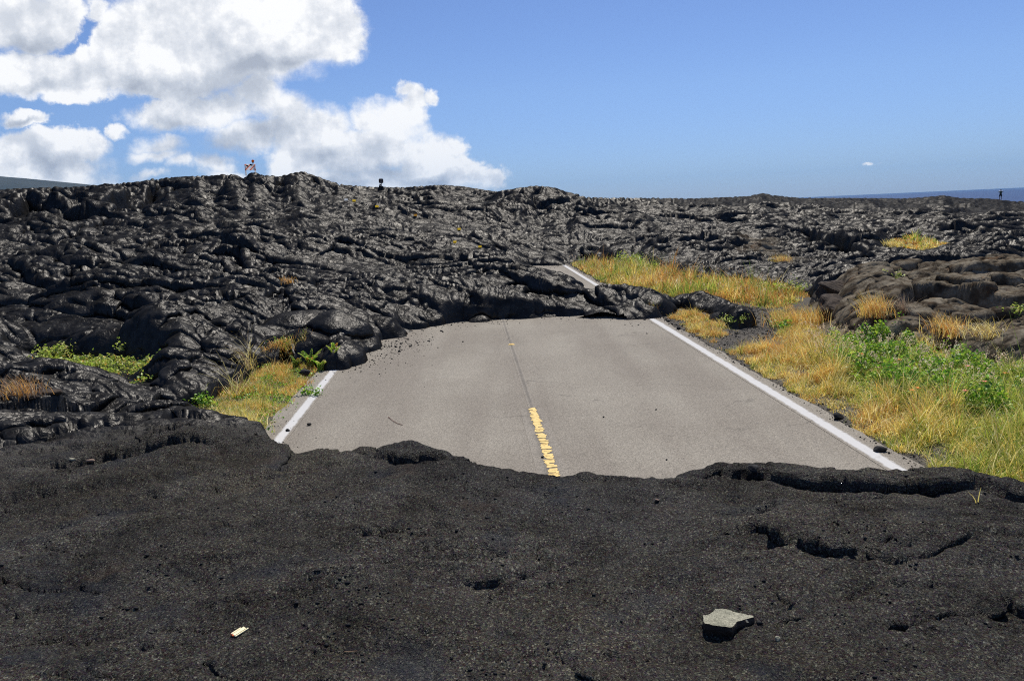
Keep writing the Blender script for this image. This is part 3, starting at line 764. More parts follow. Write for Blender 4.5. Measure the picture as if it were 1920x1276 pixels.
# ------------------------------------------------------------------ small mesh builders
import bmesh
def obj_bm(name, bm, mat, parent=None, smooth=False):
    me = bpy.data.meshes.new(name); bm.to_mesh(me); bm.free()
    for m_ in (mat if isinstance(mat, (list, tuple)) else [mat]): me.materials.append(m_)
    if smooth:
        for p_ in me.polygons: p_.use_smooth = True
    o = bpy.data.objects.new(name, me); C.objects.link(o)
    if parent is not None: o.parent = parent
    return o
def bx(bm, c, s, rot=None, bev=0.0):
    mt = Matrix.Translation(c) @ (rot.to_matrix().to_4x4() if rot is not None else Matrix.Identity(4)) @ Matrix.Diagonal((s[0], s[1], s[2], 1))
    r = bmesh.ops.create_cube(bm, size=1, matrix=mt)
    if bev:
        es = list({e for v_ in r['verts'] for e in v_.link_edges})
        bmesh.ops.bevel(bm, geom=es, offset=bev, segments=1, affect='EDGES')
def cyl(bm, a, b, ra, rb=None, n=12):
    a = Vector(a); b = Vector(b); d = b - a
    q = d.to_track_quat('Z', 'Y').to_matrix().to_4x4()
    bmesh.ops.create_cone(bm, cap_ends=True, segments=n, radius1=ra, radius2=ra if rb is None else rb, depth=d.length, matrix=Matrix.Translation((a + b) / 2) @ q)
def rock_bm(size, seed, flat=.6, sub=3, rough=.25, facets=6):
    R = random.Random(seed); bm = bmesh.new(); bmesh.ops.create_icosphere(bm, subdivisions=sub, radius=1)
    planes = []
    for _ in range(facets):
        n = Vector((R.gauss(0, 1), R.gauss(0, 1), R.gauss(0, 1))).normalized(); planes.append((n, R.uniform(.55, .85)))
    o3 = Vector((R.uniform(0, 50), R.uniform(0, 50), R.uniform(0, 50)))
    from mathutils import noise as mn
    for v_ in bm.verts:
        for n, d in planes:
            k = v_.co.dot(n)
            if k > d: v_.co -= n * (k - d) * .9
        v_.co *= 1 + rough * .5 * mn.noise(v_.co * 1.8 + o3) + rough * .25 * mn.noise(v_.co * 5 + o3)
        v_.co.x *= size[0]; v_.co.y *= size[1]; v_.co.z *= size[2]
    return bm
def stone_mat(name, a, b, bumpd=.01):
    m_, nt = new_mat(name)
    co = N(nt, 'ShaderNodeNewGeometry').outputs['Position']
    n = noise(nt, co, 12, 5, .65); g = noise(nt, co, 150, 3, .7)
    c = mixc(nt, mrange(nt, n, .35, .65, 0, 1), a, b)
    k = mrange(nt, g, .35, .68, .55, 1.45)
    c = N(nt, 'ShaderNodeVectorMath', {0: c, 1: N(nt, 'ShaderNodeCombineXYZ', {0: k, 1: k, 2: k}).outputs[0]}, operation='MULTIPLY').outputs[0]
    bs = bsdf(nt, Base_Color=c, Roughness=.85); bs.inputs['Specular IOR Level'].default_value = .25
    bp = N(nt, 'ShaderNodeBump', {'Strength': .8, 'Distance': bumpd, 'Height': mth(nt, 'ADD', n, mth(nt, 'MULTIPLY', g, .3))}); nt.links.new(bp.outputs[0], bs.inputs['Normal'])
    out_surf(nt, bs.outputs[0]); return m_
M['dark_rock'] = stone_mat('dark_rock', (.014, .014, .015), (.035, .033, .030))
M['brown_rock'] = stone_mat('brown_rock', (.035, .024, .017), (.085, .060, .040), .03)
M['pale_rock'] = stone_mat('pale_rock', (.20, .195, .135), (.32, .30, .215), .004)
M['pink_rock'] = stone_mat('pink_rock', (.16, .11, .08), (.24, .17, .13))

def place_rock(px, py, size, seed, mat, label, dz=None, group=None, name='lava_rock', sink=.3, yaw=0, **k):
    h = hit(px, py) if dz is None else np.array([*at(px, py, dz), 0])
    if dz is not None: h[2] = G(h[0], h[1]) + dz
    if dz is None: h[2] = max(float(gz(h[0], h[1])), float(zsurf(h[0], h[1])))
    o = obj_bm(name, rock_bm(size, seed, **k), M[mat], smooth=True)
    o.location = (h[0], h[1], h[2] + size[2] * (1 - sink)); o.rotation_euler = (0, 0, yaw)
    tag(o, label, 'rock', group); return o

# the pale flat rock in front
def flat_rock():
    h = hit(1366, 1178)
    R = random.Random(3)
    sc = np.linalg.norm(h - np.array([0, 0, ZC])) / FPX         # metres per photo pixel there
    up = [(-47, 10), (-43, 18), (-25, 26), (-5, 33), (20, 22), (38, 16), (46, 10), (40, -6), (18, -24), (0, -38), (-20, -20), (-40, -8)]
    top = [(-46, 4, 29), (-42, 26, 31), (-28, 34, 31), (-14, 52, 32), (4, 50, 32), (22, 38, 30), (48, 24, 27), (50, 12, 25), (32, 4, 25), (14, -4, 25), (0, -30, 22), (-22, -22, 25), (-45, -14, 28)]
    top = [(a_, b_ * .44, c_ * .58) for a_, b_, c_ in top]
    sc *= .92
    bm = bmesh.new()
    tv = [bm.verts.new((a * sc, b * sc * 1.6, c * sc + R.uniform(-1, 1) * sc)) for a, b, c in top]
    mv = [bm.verts.new((a * sc * 1.03 + R.uniform(-2, 2) * sc, b * sc * 1.66 - 2 * sc, c * sc * .5 + R.uniform(-3, 3) * sc)) for a, b, c in top]
    bv = [bm.verts.new((a * sc * .94, b * sc * 1.5, -6 * sc)) for a, b, c in top]
    n = len(top)
    for (u_, l_) in ((tv, mv), (mv, bv)):
        for i_ in range(n): bm.faces.new((u_[i_], l_[i_], l_[(i_ + 1) % n], u_[(i_ + 1) % n]))
    bm.faces.new(tv[::-1]); bm.faces.new(bv)
    bmesh.ops.recalc_face_normals(bm, faces=bm.faces)
    bmesh.ops.triangulate(bm, faces=[f_ for f_ in bm.faces if len(f_.verts) > 4])
    bmesh.ops.subdivide_edges(bm, edges=bm.edges[:], cuts=3, use_grid_fill=True)
    from mathutils import noise as mn
    for v_ in bm.verts: v_.co += Vector(mn.noise_vector(v_.co * 45)) * 2.0 * sc
    bm.normal_update()
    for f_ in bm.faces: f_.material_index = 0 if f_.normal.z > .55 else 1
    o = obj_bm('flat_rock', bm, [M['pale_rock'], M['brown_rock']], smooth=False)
    o.location = (h[0], h[1], h[2] + 1 * sc)
    tag(o, 'pale olive grey flat topped rock lying alone on the near lava', 'rock')
flat_rock()
def wood_chip():
    h = hit(449, 1187); sc = np.linalg.norm(h - np.array([0, 0, ZC])) / FPX
    root = empty('wood_chip', (h[0], h[1], h[2] + .008)); root.rotation_euler = (.12, .15, math.radians(-38))
    bm = bmesh.new()
    bx(bm, (0, 0, 0), (7 * sc, 22 * sc, 3 * sc), None, .0008); bx(bm, (-4 * sc, -3 * sc, .8 * sc), (3 * sc, 18 * sc, 2.6 * sc), None, .0008); bx(bm, (4.6 * sc, 2 * sc, -.4 * sc), (2 * sc, 25 * sc, 1.8 * sc), None, .0006)
    obj_bm('splinters', bm, simple('pale_wood', (.95, .80, .48), .7, .15, 90), root)
    bm = bmesh.new(); bx(bm, (-2 * sc, -11.4 * sc, -.3 * sc), (8 * sc, 3 * sc, 2.8 * sc), None, .0008)
    obj_bm('red_end', bm, simple('red_orange_paint', (.65, .12, .02), .6, .15, 60), root)
    tag(root, 'small splintered yellow wood chip with a red painted end on the near lava', 'wood chip')
wood_chip()

# loose rocks one can tell apart
place_rock(1408, 890, (.055, .045, .03), 11, 'dark_rock', 'small black rock perched on the rim of the near lava beside the road', sink=.2)
place_rock(1571, 786, (.07, .06, .05), 12, 'dark_rock', 'black lump in the dry grass right of the white edge line, halfway along', dz=.0)
place_rock(1649, 846, (.075, .05, .035), 13, 'dark_rock', 'black rock at the near right corner of the road beside the grass', dz=.0)
place_rock(572, 703, (.10, .08, .07), 14, 'dark_rock', 'black rock bedded in the orange grass left of the road', dz=.02)
place_rock(612, 690, (.09, .08, .06), 15, 'brown_rock', 'dark brown rock where the left white line meets the lava', dz=.0)
place_rock(644, 662, (.12, .08, .05), 16, 'brown_rock', 'reddish brown flat rock beside the fern at the left road corner', dz=.0)
place_rock(1276, 508 + 10, (.16, .12, .12), 17, 'dark_rock', 'dark rock in the orange grass beyond the second strip of road', dz=.05)
place_rock(1312, 528, (.17, .13, .12), 18, 'dark_rock', 'black rock low in the middle of the far grass strip', dz=.05)
place_rock(1232, 940, (.012, .012, .008), 19, 'pink_rock', 'tiny orange pink pebble at the foot of the near lava rim', name='pebble')
place_rock(136, 866, (.032, .02, .016), 20, 'pale_rock', 'pale stone fragment in the crack on the left of the near crust, left one', name='stone_fragment', sink=.6)
place_rock(170, 868, (.036, .026, .018), 21, 'pink_rock', 'pinkish stone fragment in the crack on the left of the near crust, right one', name='stone_fragment', sink=.6)
place_rock(95, 752, (.16, .10, .06), 22, 'brown_rock', 'flat rusty slab beside the dead grass at the left edge', name='slab')
place_rock(45, 765, (.20, .13, .04), 23, 'brown_rock', 'flat brown slab under the dead grass at the left edge', name='slab')
place_rock(1458, 1200, (.012, .012, .01), 24, 'pale_rock', 'tiny whitish stone right of the flat pale rock', name='pebble')
for k, (px, py, s_) in enumerate([(868, 641, .02), (1017, 832 + 26, .02), (1230, 768, .014), (1132, 782, .014), (1340, 905 - 20, .02), (580, 797, .03), (540, 808, .03), (1250, 862, .012), (1380, 882, .018)]):
    w_ = ['beside the yellow reflector', 'touching the left side of the yellow dash', 'alone in the middle of the right lane', 'just right of the top of the yellow dash', 'near the rim below the right lane', 'just right of the left white line', 'on the near end of the left white line', 'low in the right lane', 'by the near rim of the lava']
    place_rock(px, py, (s_, s_ * .8, s_ * .6), 40 + k, 'dark_rock', 'tiny black pebble on the asphalt ' + w_[k], dz=.001, name='pebble', group='black pebbles lying on the road', sink=.1)

# broken slabs that stand up at the left end of the old crust
def block(px, py, dz, size, rot, seed, mat, label, name='lava_block'):
    c = at(px, py, dz); z0 = G(c[0], c[1]) + dz
    o = obj_bm(name, rock_bm(size, seed, rough=.22, facets=10, sub=4), M[mat], smooth=False); o.location = (c[0], c[1], z0); o.rotation_euler = rot
    tag(o, label, 'rock'); return o
block(1560, 582, .25, (.42, .40, .38), (.5, .35, .3), 61, 'brown_rock', 'dark angular block at the left end of the brown crust beside the path')
block(1600, 555, .40, (.75, .30, .16), (.15, .42, -.25), 62, 'brown_rock', 'tilted brown slab leaning up at the left end of the old crust')
block(1555, 548, .45, (.38, .35, .30), (.2, -.6, .6), 63, 'brown_rock', 'upright brown block topping the left end of the old crust')
block(1640, 578, .22, (.40, .30, .22), (.1, .2, .9), 64, 'brown_rock', 'rounded brown block between the tilted slab and the grass tuft')
block(1490, 590, .05, (.45, .30, .14), (.05, .1, .2), 65, 'dark_rock', 'low dark rock at the right side of the gravel path')
block(470, 505, .85, (.55, .25, .25), (.2, .45, -.5), 66, 'brown_rock', 'brown broken slab leaning in the lava left of the road')
block(520, 535, .75, (.45, .25, .2), (.1, .2, .2), 67, 'brown_rock', 'brown block half buried in front of the leaning slab left of the road')
block(565, 490, 1.0, (.20, .10, .08), (0, 0, .2), 68, 'pink_rock', 'small reddish stone on the lava above the big smooth lobe')

# scree and gravel: nobody could count it
def gravel(name, pts, sizes, mat, seed):
    r_ = np.random.default_rng(seed); n = len(pts)
    base = np.array([[1, 0, 0], [-1, 0, 0], [0, 1, 0], [0, -1, 0], [0, 0, 1], [0, 0, -1]], float)
    fc = np.array([[0, 2, 4], [2, 1, 4], [1, 3, 4], [3, 0, 4], [2, 0, 5], [1, 2, 5], [3, 1, 5], [0, 3, 5]])
    v = base[None] * (1 + .4 * r_.uniform(-1, 1, (n, 6, 1))) * sizes[:, None, None] * np.array([1, .85, .6])
    a = r_.uniform(0, 2 * PI, n); c_, s_ = np.cos(a)[:, None], np.sin(a)[:, None]
    x = v[..., 0] * c_ - v[..., 1] * s_; y = v[..., 0] * s_ + v[..., 1] * c_; zt = v[..., 2] + v[..., 0] * r_.uniform(-.3, .3, (n, 1))
    v = np.stack([x, y, zt], -1) + pts[:, None, :]
    f = (fc[None] + (np.arange(n) * 6)[:, None, None]).reshape(-1, 3)
    o = mesh_np(name, v.reshape(-1, 3), f, mat, smooth=False); tag(o, None, None, None, 'stuff'); return o
def in_poly(P, n, r_):
    lo, hi = P.min(0), P.max(0); out = np.zeros((0, 2))
    while len(out) < n:
        q = lo + (hi - lo) * r_.random((n * 2, 2)); d = sdf(q[:, 0], q[:, 1], P); out = np.concatenate([out, q[d < 0]])
    return out[:n]
r_ = np.random.default_rng(99)
q = in_poly(P1, 150000, r_)
sd_ = -sdf(q[:, 0], q[:, 1], P1)          # distance inside from the lava edge
s_, w_ = road_uv(q[:, 0], q[:, 1]); rq = np.hypot(q[:, 0], q[:, 1])
nn = .5 + .8 * fbm(q[:, 0] / .8, q[:, 1] / .8, 861, 2)
onroad = (w_ > WLm - .3) & (w_ < WR + .25)
pr = np.where(onroad & (rq > 9), np.exp(-np.abs(sd_ - .0) / (.10 + .28 * np.clip(nn, 0, 1))), 0)
corner = at(690, 655); dc = np.hypot(q[:, 0] - corner[0], q[:, 1] - corner[1])
pr = np.maximum(pr, np.exp(-(dc / 1.0) ** 2) * .9 * (sd_ < 1.2))
pr = np.maximum(pr, np.where((w_ > WR + .15) & (w_ < WR + .6), .75, 0))
pr = np.maximum(pr, np.where((w_ < WLm - .2), .3, 0))
pr = np.maximum(pr, np.where(onroad & (rq < 9), np.exp(-sd_ / .12) * .4, 0))
PATH = poly_world([(1300, 566), (1345, 566), (1400, 575), (1450, 585), (1460, 605), (1450, 628), (1410, 640), (1350, 650), (1335, 640), (1395, 615), (1388, 592)])
pr = np.maximum(pr, np.where(sdf(q[:, 0], q[:, 1], PATH) < .1, .9, 0))
kp = r_.random(len(q)) < pr * .55; q = q[kp]; onr = onroad[kp]; rq = rq[kp]
sz = r_.lognormal(math.log(.0075), .5, len(q)) * np.where(rq > 15, 1.4, 1)
zq = np.where(onr, G(q[:, 0], q[:, 1]), gz(q[:, 0], q[:, 1])) + sz * .3
print('gravel', len(q))
gravel('gravel', np.column_stack([q, zq]), np.minimum(sz, .06), M['dark_rock'], 5)
# crumbs on the near crust
n = 9000; a_ = r_.uniform(-.62, .62, n); rad = r_.uniform(1.9, 5.2, n) ; x_ = rad * np.sin(a_); y_ = rad * np.cos(a_)
kk = ss(.0, .6, fbm(x_ / .5, y_ / .4, 871, 3)) > r_.random(n) * .9; x_, y_ = x_[kk], y_[kk]
ok = sdf(x_, y_, P1) > .1; x_, y_ = x_[ok], y_[ok]
sz = np.minimum(r_.lognormal(math.log(.0045), .5, len(x_)), .018)
gravel('lava_crumbs', np.column_stack([x_, y_, zsurf(x_, y_) + sz * .3]), sz, M['dark_rock'], 6)
# ------------------------------------------------------------------ vegetation
def leaf_mat(name, trans=.45, rough=.6):
    m_, nt = new_mat(name)
    col = N(nt, 'ShaderNodeAttribute', attribute_name='col').outputs['Color']
    d = N(nt, 'ShaderNodeBsdfDiffuse', {'Color': col}); t = N(nt, 'ShaderNodeBsdfTranslucent', {'Color': col})
    x = N(nt, 'ShaderNodeMixShader', {0: trans, 1: d.outputs[0], 2: t.outputs[0]})
    g = N(nt, 'ShaderNodeBsdfGlossy', {'Color': (.04, .04, .04, 1), 'Roughness': .45})
    out_surf(nt, N(nt, 'ShaderNodeAddShader', {0: x.outputs[0], 1: g.outputs[0]}).outputs[0]); return m_
M['blade'] = leaf_mat('grass_blade'); M['leaf'] = leaf_mat('leaf', .42)
STRAW = np.array([[.95, .76, .20], [.88, .70, .26], [.98, .86, .42], [.86, .66, .14]])
OCHRE = np.array([[.82, .46, .10], [.78, .40, .10], [.86, .54, .18], [.66, .34, .10]])
GREEN = np.array([[.36, .46, .06], [.26, .38, .05], [.50, .55, .09], [.62, .62, .14]])
DEAD = np.array([[.34, .27, .18], [.40, .26, .17], [.28, .22, .16]])
def pick(pal, n, r_): return pal[r_.integers(0, len(pal), n)] * r_.uniform(.75, 1.2, (n, 1))
def blades(name, pts, z, h, width, lean, wind, cols, seed, parent=None, flop=.5):
    """pts (n,2) roots, z heights, h lengths; each blade three bent segments"""
    r_ = np.random.default_rng(seed); n = len(pts)
    ph = np.where(r_.random(n) < .5, r_.uniform(0, 2 * PI, n), wind + r_.normal(0, .9, n))
    dx, dy = np.cos(ph), np.sin(ph)
    ln = np.clip(lean * r_.lognormal(-.1, .5, n), .05, 1.9)
    segs = 4; P = []
    ang = ln * .35; px = np.zeros(n); pz = np.zeros(n)
    fa = r_.uniform(0, PI, n); sx, sy = np.cos(fa), np.sin(fa)
    for k in range(segs):
        wd = width * (1 - (k / (segs - 1)) ** 1.6 * .9) * .5
        cx = pts[:, 0] + dx * px; cy = pts[:, 1] + dy * px; cz = z + pz
        P.append(np.stack([np.stack([cx - sx * wd, cy - sy * wd, cz], -1), np.stack([cx + sx * wd, cy + sy * wd, cz], -1)], 1))
        px = px + h / (segs - 1) * np.sin(ang); pz = pz + h / (segs - 1) * np.cos(ang); ang = ang + ln * flop
    v = np.stack(P, 1).reshape(n, segs * 2, 3)
    fc = np.array([[2 * k, 2 * k + 1, 2 * k + 3, 2 * k + 2] for k in range(segs - 1)])
    f = (fc[None] + (np.arange(n) * segs * 2)[:, None, None]).reshape(-1, 4)
    o = mesh_np(name, v.reshape(-1, 3), f, M['blade'], parent=parent)
    attr(o, 'col', np.repeat(cols, segs * 2, 0), 'FLOAT_COLOR'); return o
def leaves(name, cen, size, cols, seed, parent=None, up=.6):
    r_ = np.random.default_rng(seed); n = len(cen)
    base = np.array([[0, 0, 0], [-.32, .4, .10], [0, .45, -.04], [.32, .4, .10], [0, 1.0, -.05]])
    fc = np.array([[0, 2, 1], [0, 3, 2], [1, 2, 4], [2, 3, 4]])
    nrm = r_.normal(0, 1, (n, 3)); nrm[:, 2] = np.abs(nrm[:, 2]) * .6 + up; nrm /= np.linalg.norm(nrm, axis=1)[:, None]
    t = r_.normal(0, 1, (n, 3)); t -= nrm * (t * nrm).sum(1)[:, None]; t /= np.linalg.norm(t, axis=1)[:, None]
    b = np.cross(nrm, t)
    v = cen[:, None] + size[:, None, None] * (b[:, None] * base[None, :, 0:1] + t[:, None] * (base[None, :, 1:2] - .5) + nrm[:, None] * base[None, :, 2:3])
    f = (fc[None] + (np.arange(n) * 5)[:, None, None]).reshape(-1, 3)
    o = mesh_np(name, v.reshape(-1, 3), f, M['leaf'], parent=parent, smooth=False)
    attr(o, 'col', np.repeat(cols, 5, 0), 'FLOAT_COLOR'); return o

GR = poly_world([(1250, 592), (1258, 580), (1290, 578), (1335, 592), (1385, 620), (1352, 634), (1352, 652), (1400, 646), (1445, 640), (1462, 612), (1440, 590), (1480, 578), (1530, 600), (1560, 632),
     (1640, 660), (1760, 650), (1850, 695), (2000, 705), (2300, 740), (2400, 1050), (1750, 925), (1700, 885), (1640, 845), (1560, 795), (1480, 742), (1400, 694), (1340, 655), (1300, 628)])
GF = poly_world([(1066, 505), (1070, 492), (1150, 495), (1250, 508), (1350, 524), (1430, 531), (1500, 542), (1528, 556), (1490, 573), (1450, 581), (1330, 570), (1250, 560), (1180, 545), (1112, 530), (1085, 515)])
GL = poly_world([(405, 805), (385, 780), (345, 752), (400, 739), (450, 712), (478, 682), (540, 668), (590, 670), (614, 692), (600, 712), (586, 738), (548, 782), (524, 818), (500, 835), (430, 835)])
GREENZ = poly_world([(1540, 650), (1600, 640), (1700, 650), (1780, 665), (1850, 700), (2000, 715), (2000, 840), (1920, 830), (1850, 820), (1750, 795), (1650, 775), (1585, 720)])
def grass_patch(name, P, n, hh, wd, seed, kindf, lean=.9, zfun=None):
    r_ = np.random.default_rng(seed); q = in_poly(P, n, r_); x, y = q[:, 0], q[:, 1]
    # tussocks: draw roots together, leave thin spots
    nt_ = n // 55; tc = in_poly(P, nt_, r_); wh = r_.integers(0, nt_, n); intuft = r_.random(n) < .62
    trad = r_.uniform(.03, .10, nt_) * (1 + 1.2 * (hh > .35)); off = r_.normal(0, 1, (n, 2)) * trad[wh][:, None]
    q = np.where(intuft[:, None], tc[wh] + off, q); x, y = q[:, 0], q[:, 1]
    th_ = r_.lognormal(-.05, .35, nt_)[wh]; out_dir = np.arctan2(off[:, 1], off[:, 0]); tl = np.minimum(np.hypot(off[:, 0], off[:, 1]) / trad[wh] / 2, 1.2)
    cl = fbm(x / .5, y / .5, seed + 900, 2); d = -sdf(x, y, P)
    s_, w_ = road_uv(x, y)
    keep = (r_.random(n) < np.clip(.62 + .9 * cl, .12, 1)) & (r_.random(n) < ss(-.02, .22, d + .12 * cl)) & ~((w_ < WR + .36 + .18 * fbm(s_ / .5, s_ * 0, 933, 2)) & (w_ > WLm - .22 + .1 * gn(s_ / .5, s_ * 0, 935)))
    q = q[keep]; x, y = x[keep], y[keep]; cl = cl[keep]; d = d[keep]; n = len(q); wh = wh[keep]; intuft = intuft[keep]; th_ = th_[keep]; out_dir = out_dir[keep]; tl = tl[keep]
    z = gz(x, y) - .01 if zfun is None else zfun(x, y)
    h = hh * r_.uniform(.5, 1.25, n) * np.clip(.75 + .8 * cl, .35, 1.5) * (.30 + .70 * ss(0, 1.1, d)) * np.where(intuft, th_, .6)
    c, hm = kindf(np.where(intuft, tc[wh, 0], x), np.where(intuft, tc[wh, 1], y), r_, np.where(intuft, wh, -1), nt_)
    c = c * np.where(intuft, r_.uniform(.7, 1.15, nt_)[wh], 1)[:, None]
    o = blades(name, q, z, h * hm, wd, np.where(intuft, lean * (.25 + tl), lean), np.where(intuft, out_dir, 2.6 + 1.5 * gn(x / .9, y / .9, seed + 7)), c, seed + 1)
    tag(o, None, None, None, 'stuff'); return o
def tu(n, wh, nt_, r_):
    u = r_.random(n)
    return u if wh is None else np.where((wh >= 0) & (r_.random(n) < .8), r_.random(nt_)[np.maximum(wh, 0)], u)
def kind_right(x, y, r_, wh=None, nt_=1):
    n = len(x); k = fbm(x / 1.3, y / 1.3, 951, 3) ; g = 1 - ss(-.7, .5, sdf(x, y, GREENZ))
    s_, w_ = road_uv(x, y)
    near = 1 - ss(6.5, 9.0, y)
    pg = np.clip(.18 + .5 * g + .35 * near + .5 * k, .06, .92); po = np.clip(.10 + .4 * ss(10.5, 15, y) - .4 * k - .15 * near, .03, .5)
    u = tu(n, wh, nt_, r_)
    c = np.where((u < pg)[:, None], pick(GREEN, n, r_), np.where((u < pg + (1 - pg) * po)[:, None], pick(OCHRE, n, r_), pick(STRAW, n, r_)))
    return c, .75 + .45 * ss(2.8, 5.5, w_) + .25 * near
def kind_far(x, y, r_, wh=None, nt_=1):
    n = len(x); k = fbm(x / 2.5, y / 2.5, 961, 3); s_, w_ = road_uv(x, y)
    t = ss(4, 9, w_)
    pg = np.clip(.34 + .6 * k, .1, .8); po = np.clip(.25 + .6 * t, 0, .9); u = tu(n, wh, nt_, r_)
    c = np.where((u < pg)[:, None], pick(GREEN, n, r_), np.where((u < pg + (1 - pg) * po)[:, None], pick(OCHRE, n, r_), pick(STRAW, n, r_)))
    return c, np.ones(n)
def kind_left(x, y, r_, wh=None, nt_=1):
    n = len(x); k = fbm(x / .9, y / .9, 971, 3); t = ss(10.2, 12.5, y)
    pg = np.clip(.38 + .6 * k - .2 * t, .08, .8); po = np.clip(.1 + .55 * t, 0, .8); u = tu(n, wh, nt_, r_)
    c = np.where((u < pg)[:, None], pick(GREEN, n, r_), np.where((u < pg + (1 - pg) * po)[:, None], pick(OCHRE, n, r_), pick(STRAW, n, r_)))
    return c, np.ones(n)
def kind_dry(x, y, r_, wh=None, nt_=1):
    n = len(x);  u = tu(n, wh, nt_, r_)
    return np.where((u < .25)[:, None], pick(GREEN, n, r_), np.where((u < .5)[:, None], pick(OCHRE, n, r_), pick(STRAW, n, r_))), np.ones(n)
grass_patch('roadside_grass', GR, 270000, .27, .009, 201, kind_right, lean=1.05)
grass_patch('far_grass', GF, 60000, .38, .022, 202, kind_far, lean=.7)
grass_patch('left_grass', GL, 60000, .24, .008, 203, kind_left, lean=1.0)
grass_patch('distant_grass', PIT_B, 16000, .30, .05, 204, kind_dry, lean=.7)
# wispy seed heads over the right hand grass
def seed_heads(n, P, seed, h0):
    r_ = np.random.default_rng(seed); q = in_poly(P, n, r_); z = gz(q[:, 0], q[:, 1]); out = []
    cen = []; k = 9
    for j in range(k):
        t = j / k
        cen.append(np.stack([q[:, 0] + r_.normal(0, .012, n), q[:, 1] + r_.normal(0, .012, n), z + h0 + .07 * t + r_.normal(0, .008, n)], -1))
    cen = np.concatenate(cen); cen[:, 2] += np.tile(r_.uniform(-.08, .08, n), k)
    o = leaves('seed_heads', cen, r_.uniform(.016, .028, len(cen)), pick(np.array([[.92, .66, .46], [.86, .68, .42], [.92, .74, .56]]), len(cen), r_), seed + 1, up=.1)
    tag(o, None, None, None, 'stuff')
seed_heads(420, poly_world([(1500, 640), (1600, 650), (1760, 680), (1850, 700), (1960, 720), (1960, 790), (1800, 760), (1640, 730), (1520, 690)]), 221, .30)
seed_heads(120, GF, 223, .40)

def leaf_cover(name, P, n, hh, size, seed, pal, zf=gz, clump=.4):
    r_ = np.random.default_rng(seed); q = in_poly(P, n, r_); x, y = q[:, 0], q[:, 1]
    cl = fbm(x / clump, y / clump, seed + 50, 3); d = -sdf(x, y, P)
    kp = (cl > -.06 + .35 * (r_.random(n) - .5)) & (r_.random(n) < ss(-.05, .5, d)); q = q[kp]; cl = cl[kp]; x, y = q[:, 0], q[:, 1]; n = len(q)
    top = hh * np.clip(.35 + 1.1 * cl, .1, 1.2)
    z = zf(x, y) + top * r_.random(n) ** .5
    o = leaves(name, np.stack([x, y, z], -1), size * r_.uniform(.55, 1.25, n), pick(pal, n, r_), seed + 1)
    tag(o, None, None, None, 'stuff'); return o
BRIGHT = np.array([[.22, .46, .03], [.34, .56, .04], [.14, .32, .025], [.48, .62, .06], [.10, .22, .02]])
YGR = np.array([[.48, .60, .08], [.58, .64, .12], [.34, .48, .06], [.62, .58, .18], [.24, .34, .05]])
leaf_cover('leafy_ground_cover', GREENZ, 80000, .38, .052, 231, np.vstack([BRIGHT, BRIGHT, YGR]))
leaf_cover('pit_ground_cover', PIT_A, 15000, .20, .05, 233, np.vstack([YGR, YGR, OCHRE[:1]]), clump=.45)
leaf_cover('low_creeper', GL, 5000, .12, .045, 235, BRIGHT, clump=.35)

def tuft(px, py, n, h, spread, pal, label, seed, name='grass_tuft', dz=None, lean=.7, wd=.009, group=None, wind=2.6):
    if dz is None: p_ = hit(px, py)
    else: c_ = at(px, py, dz); p_ = np.array([c_[0], c_[1], G(*c_) + dz])
    p_[2] = float(gz(p_[0], p_[1])) if dz is None else p_[2]
    r_ = np.random.default_rng(seed); q = r_.normal(0, spread, (n, 2))
    o = blades(name, q, np.zeros(n) - .02, h * r_.uniform(.5, 1.1, n), wd, lean, wind, pick(pal, n, r_), seed)
    o.location = p_; tag(o, label, 'grass', group); return o
tuft(1642, 592, 420, .50, .13, np.vstack([OCHRE, STRAW]), 'tall orange grass tuft in front of the tilted brown slab', 301)
tuft(1693, 592, 160, .45, .06, DEAD, 'thin reddish dead grass clump at the left end of the dark hollow', 302)
tuft(1777, 628, 380, .42, .14, np.vstack([OCHRE, STRAW]), 'upright orange grass tuft growing on the lower brown crust', 303)
tuft(1850, 628, 400, .34, .15, np.vstack([STRAW, DEAD]), 'low straw coloured grass spilling over the lower brown crust', 304, lean=1.2)
tuft(1720, 650, 380, .28, .14, STRAW, 'short straw grass on the brown crust above the green plants', 305)
tuft(1485, 610, 700, .50, .22, np.vstack([OCHRE, STRAW, GREEN[:1]]), 'tall orange grass tuft right of the gravel path', 306, dz=.0)
tuft(1530, 608, 320, .48, .15, np.vstack([OCHRE, STRAW]), 'orange grass tuft at the foot of the dark angular block', 307, dz=.0)
tuft(1222, 590, 130, .38, .09, np.vstack([OCHRE, GREEN[:2]]), 'small orange and green tuft between the lava tongue and the top of the right line', 308, dz=.0)
tuft(470, 690, 60, .95, .06, np.vstack([STRAW, DEAD]), 'long arching pale grass bowing left over the lava above the left verge', 309, dz=.15, lean=1.3, wind=2.9, wd=.007)
tuft(440, 735, 36, .85, .06, np.vstack([STRAW, GREEN[2:], DEAD]), 'sparse long bent grass stems at the left tip of the left verge', 310, dz=.1, lean=1.5, wind=3.0, wd=.007)
tuft(445, 808, 420, .34, .13, np.vstack([STRAW, STRAW, GREEN[3:]]), 'bright yellow grass tuft behind the near lava rim left of the road', 311, dz=.12)
tuft(36, 742, 260, .30, .12, np.vstack([DEAD, OCHRE]), 'reddish dead grass clump at the left edge of the photograph', 312)
tuft(1262, 488, 90, .3, .06, OCHRE, 'brown grass wisps at the back edge of the far grass strip', 313, dz=.1)
tuft(1463, 490, 400, .3, .17, np.vstack([OCHRE, STRAW]), 'orange dry grass on the brown patch in the middle of the lava', 314)
tuft(1672, 462, 220, .35, .15, STRAW, 'small yellow grass clump left of the distant grass pocket', 315, wd=.02)
tuft(536, 533, 160, .22, .09, OCHRE, 'small orange dry grass at the end of the brown broken slab', 316)
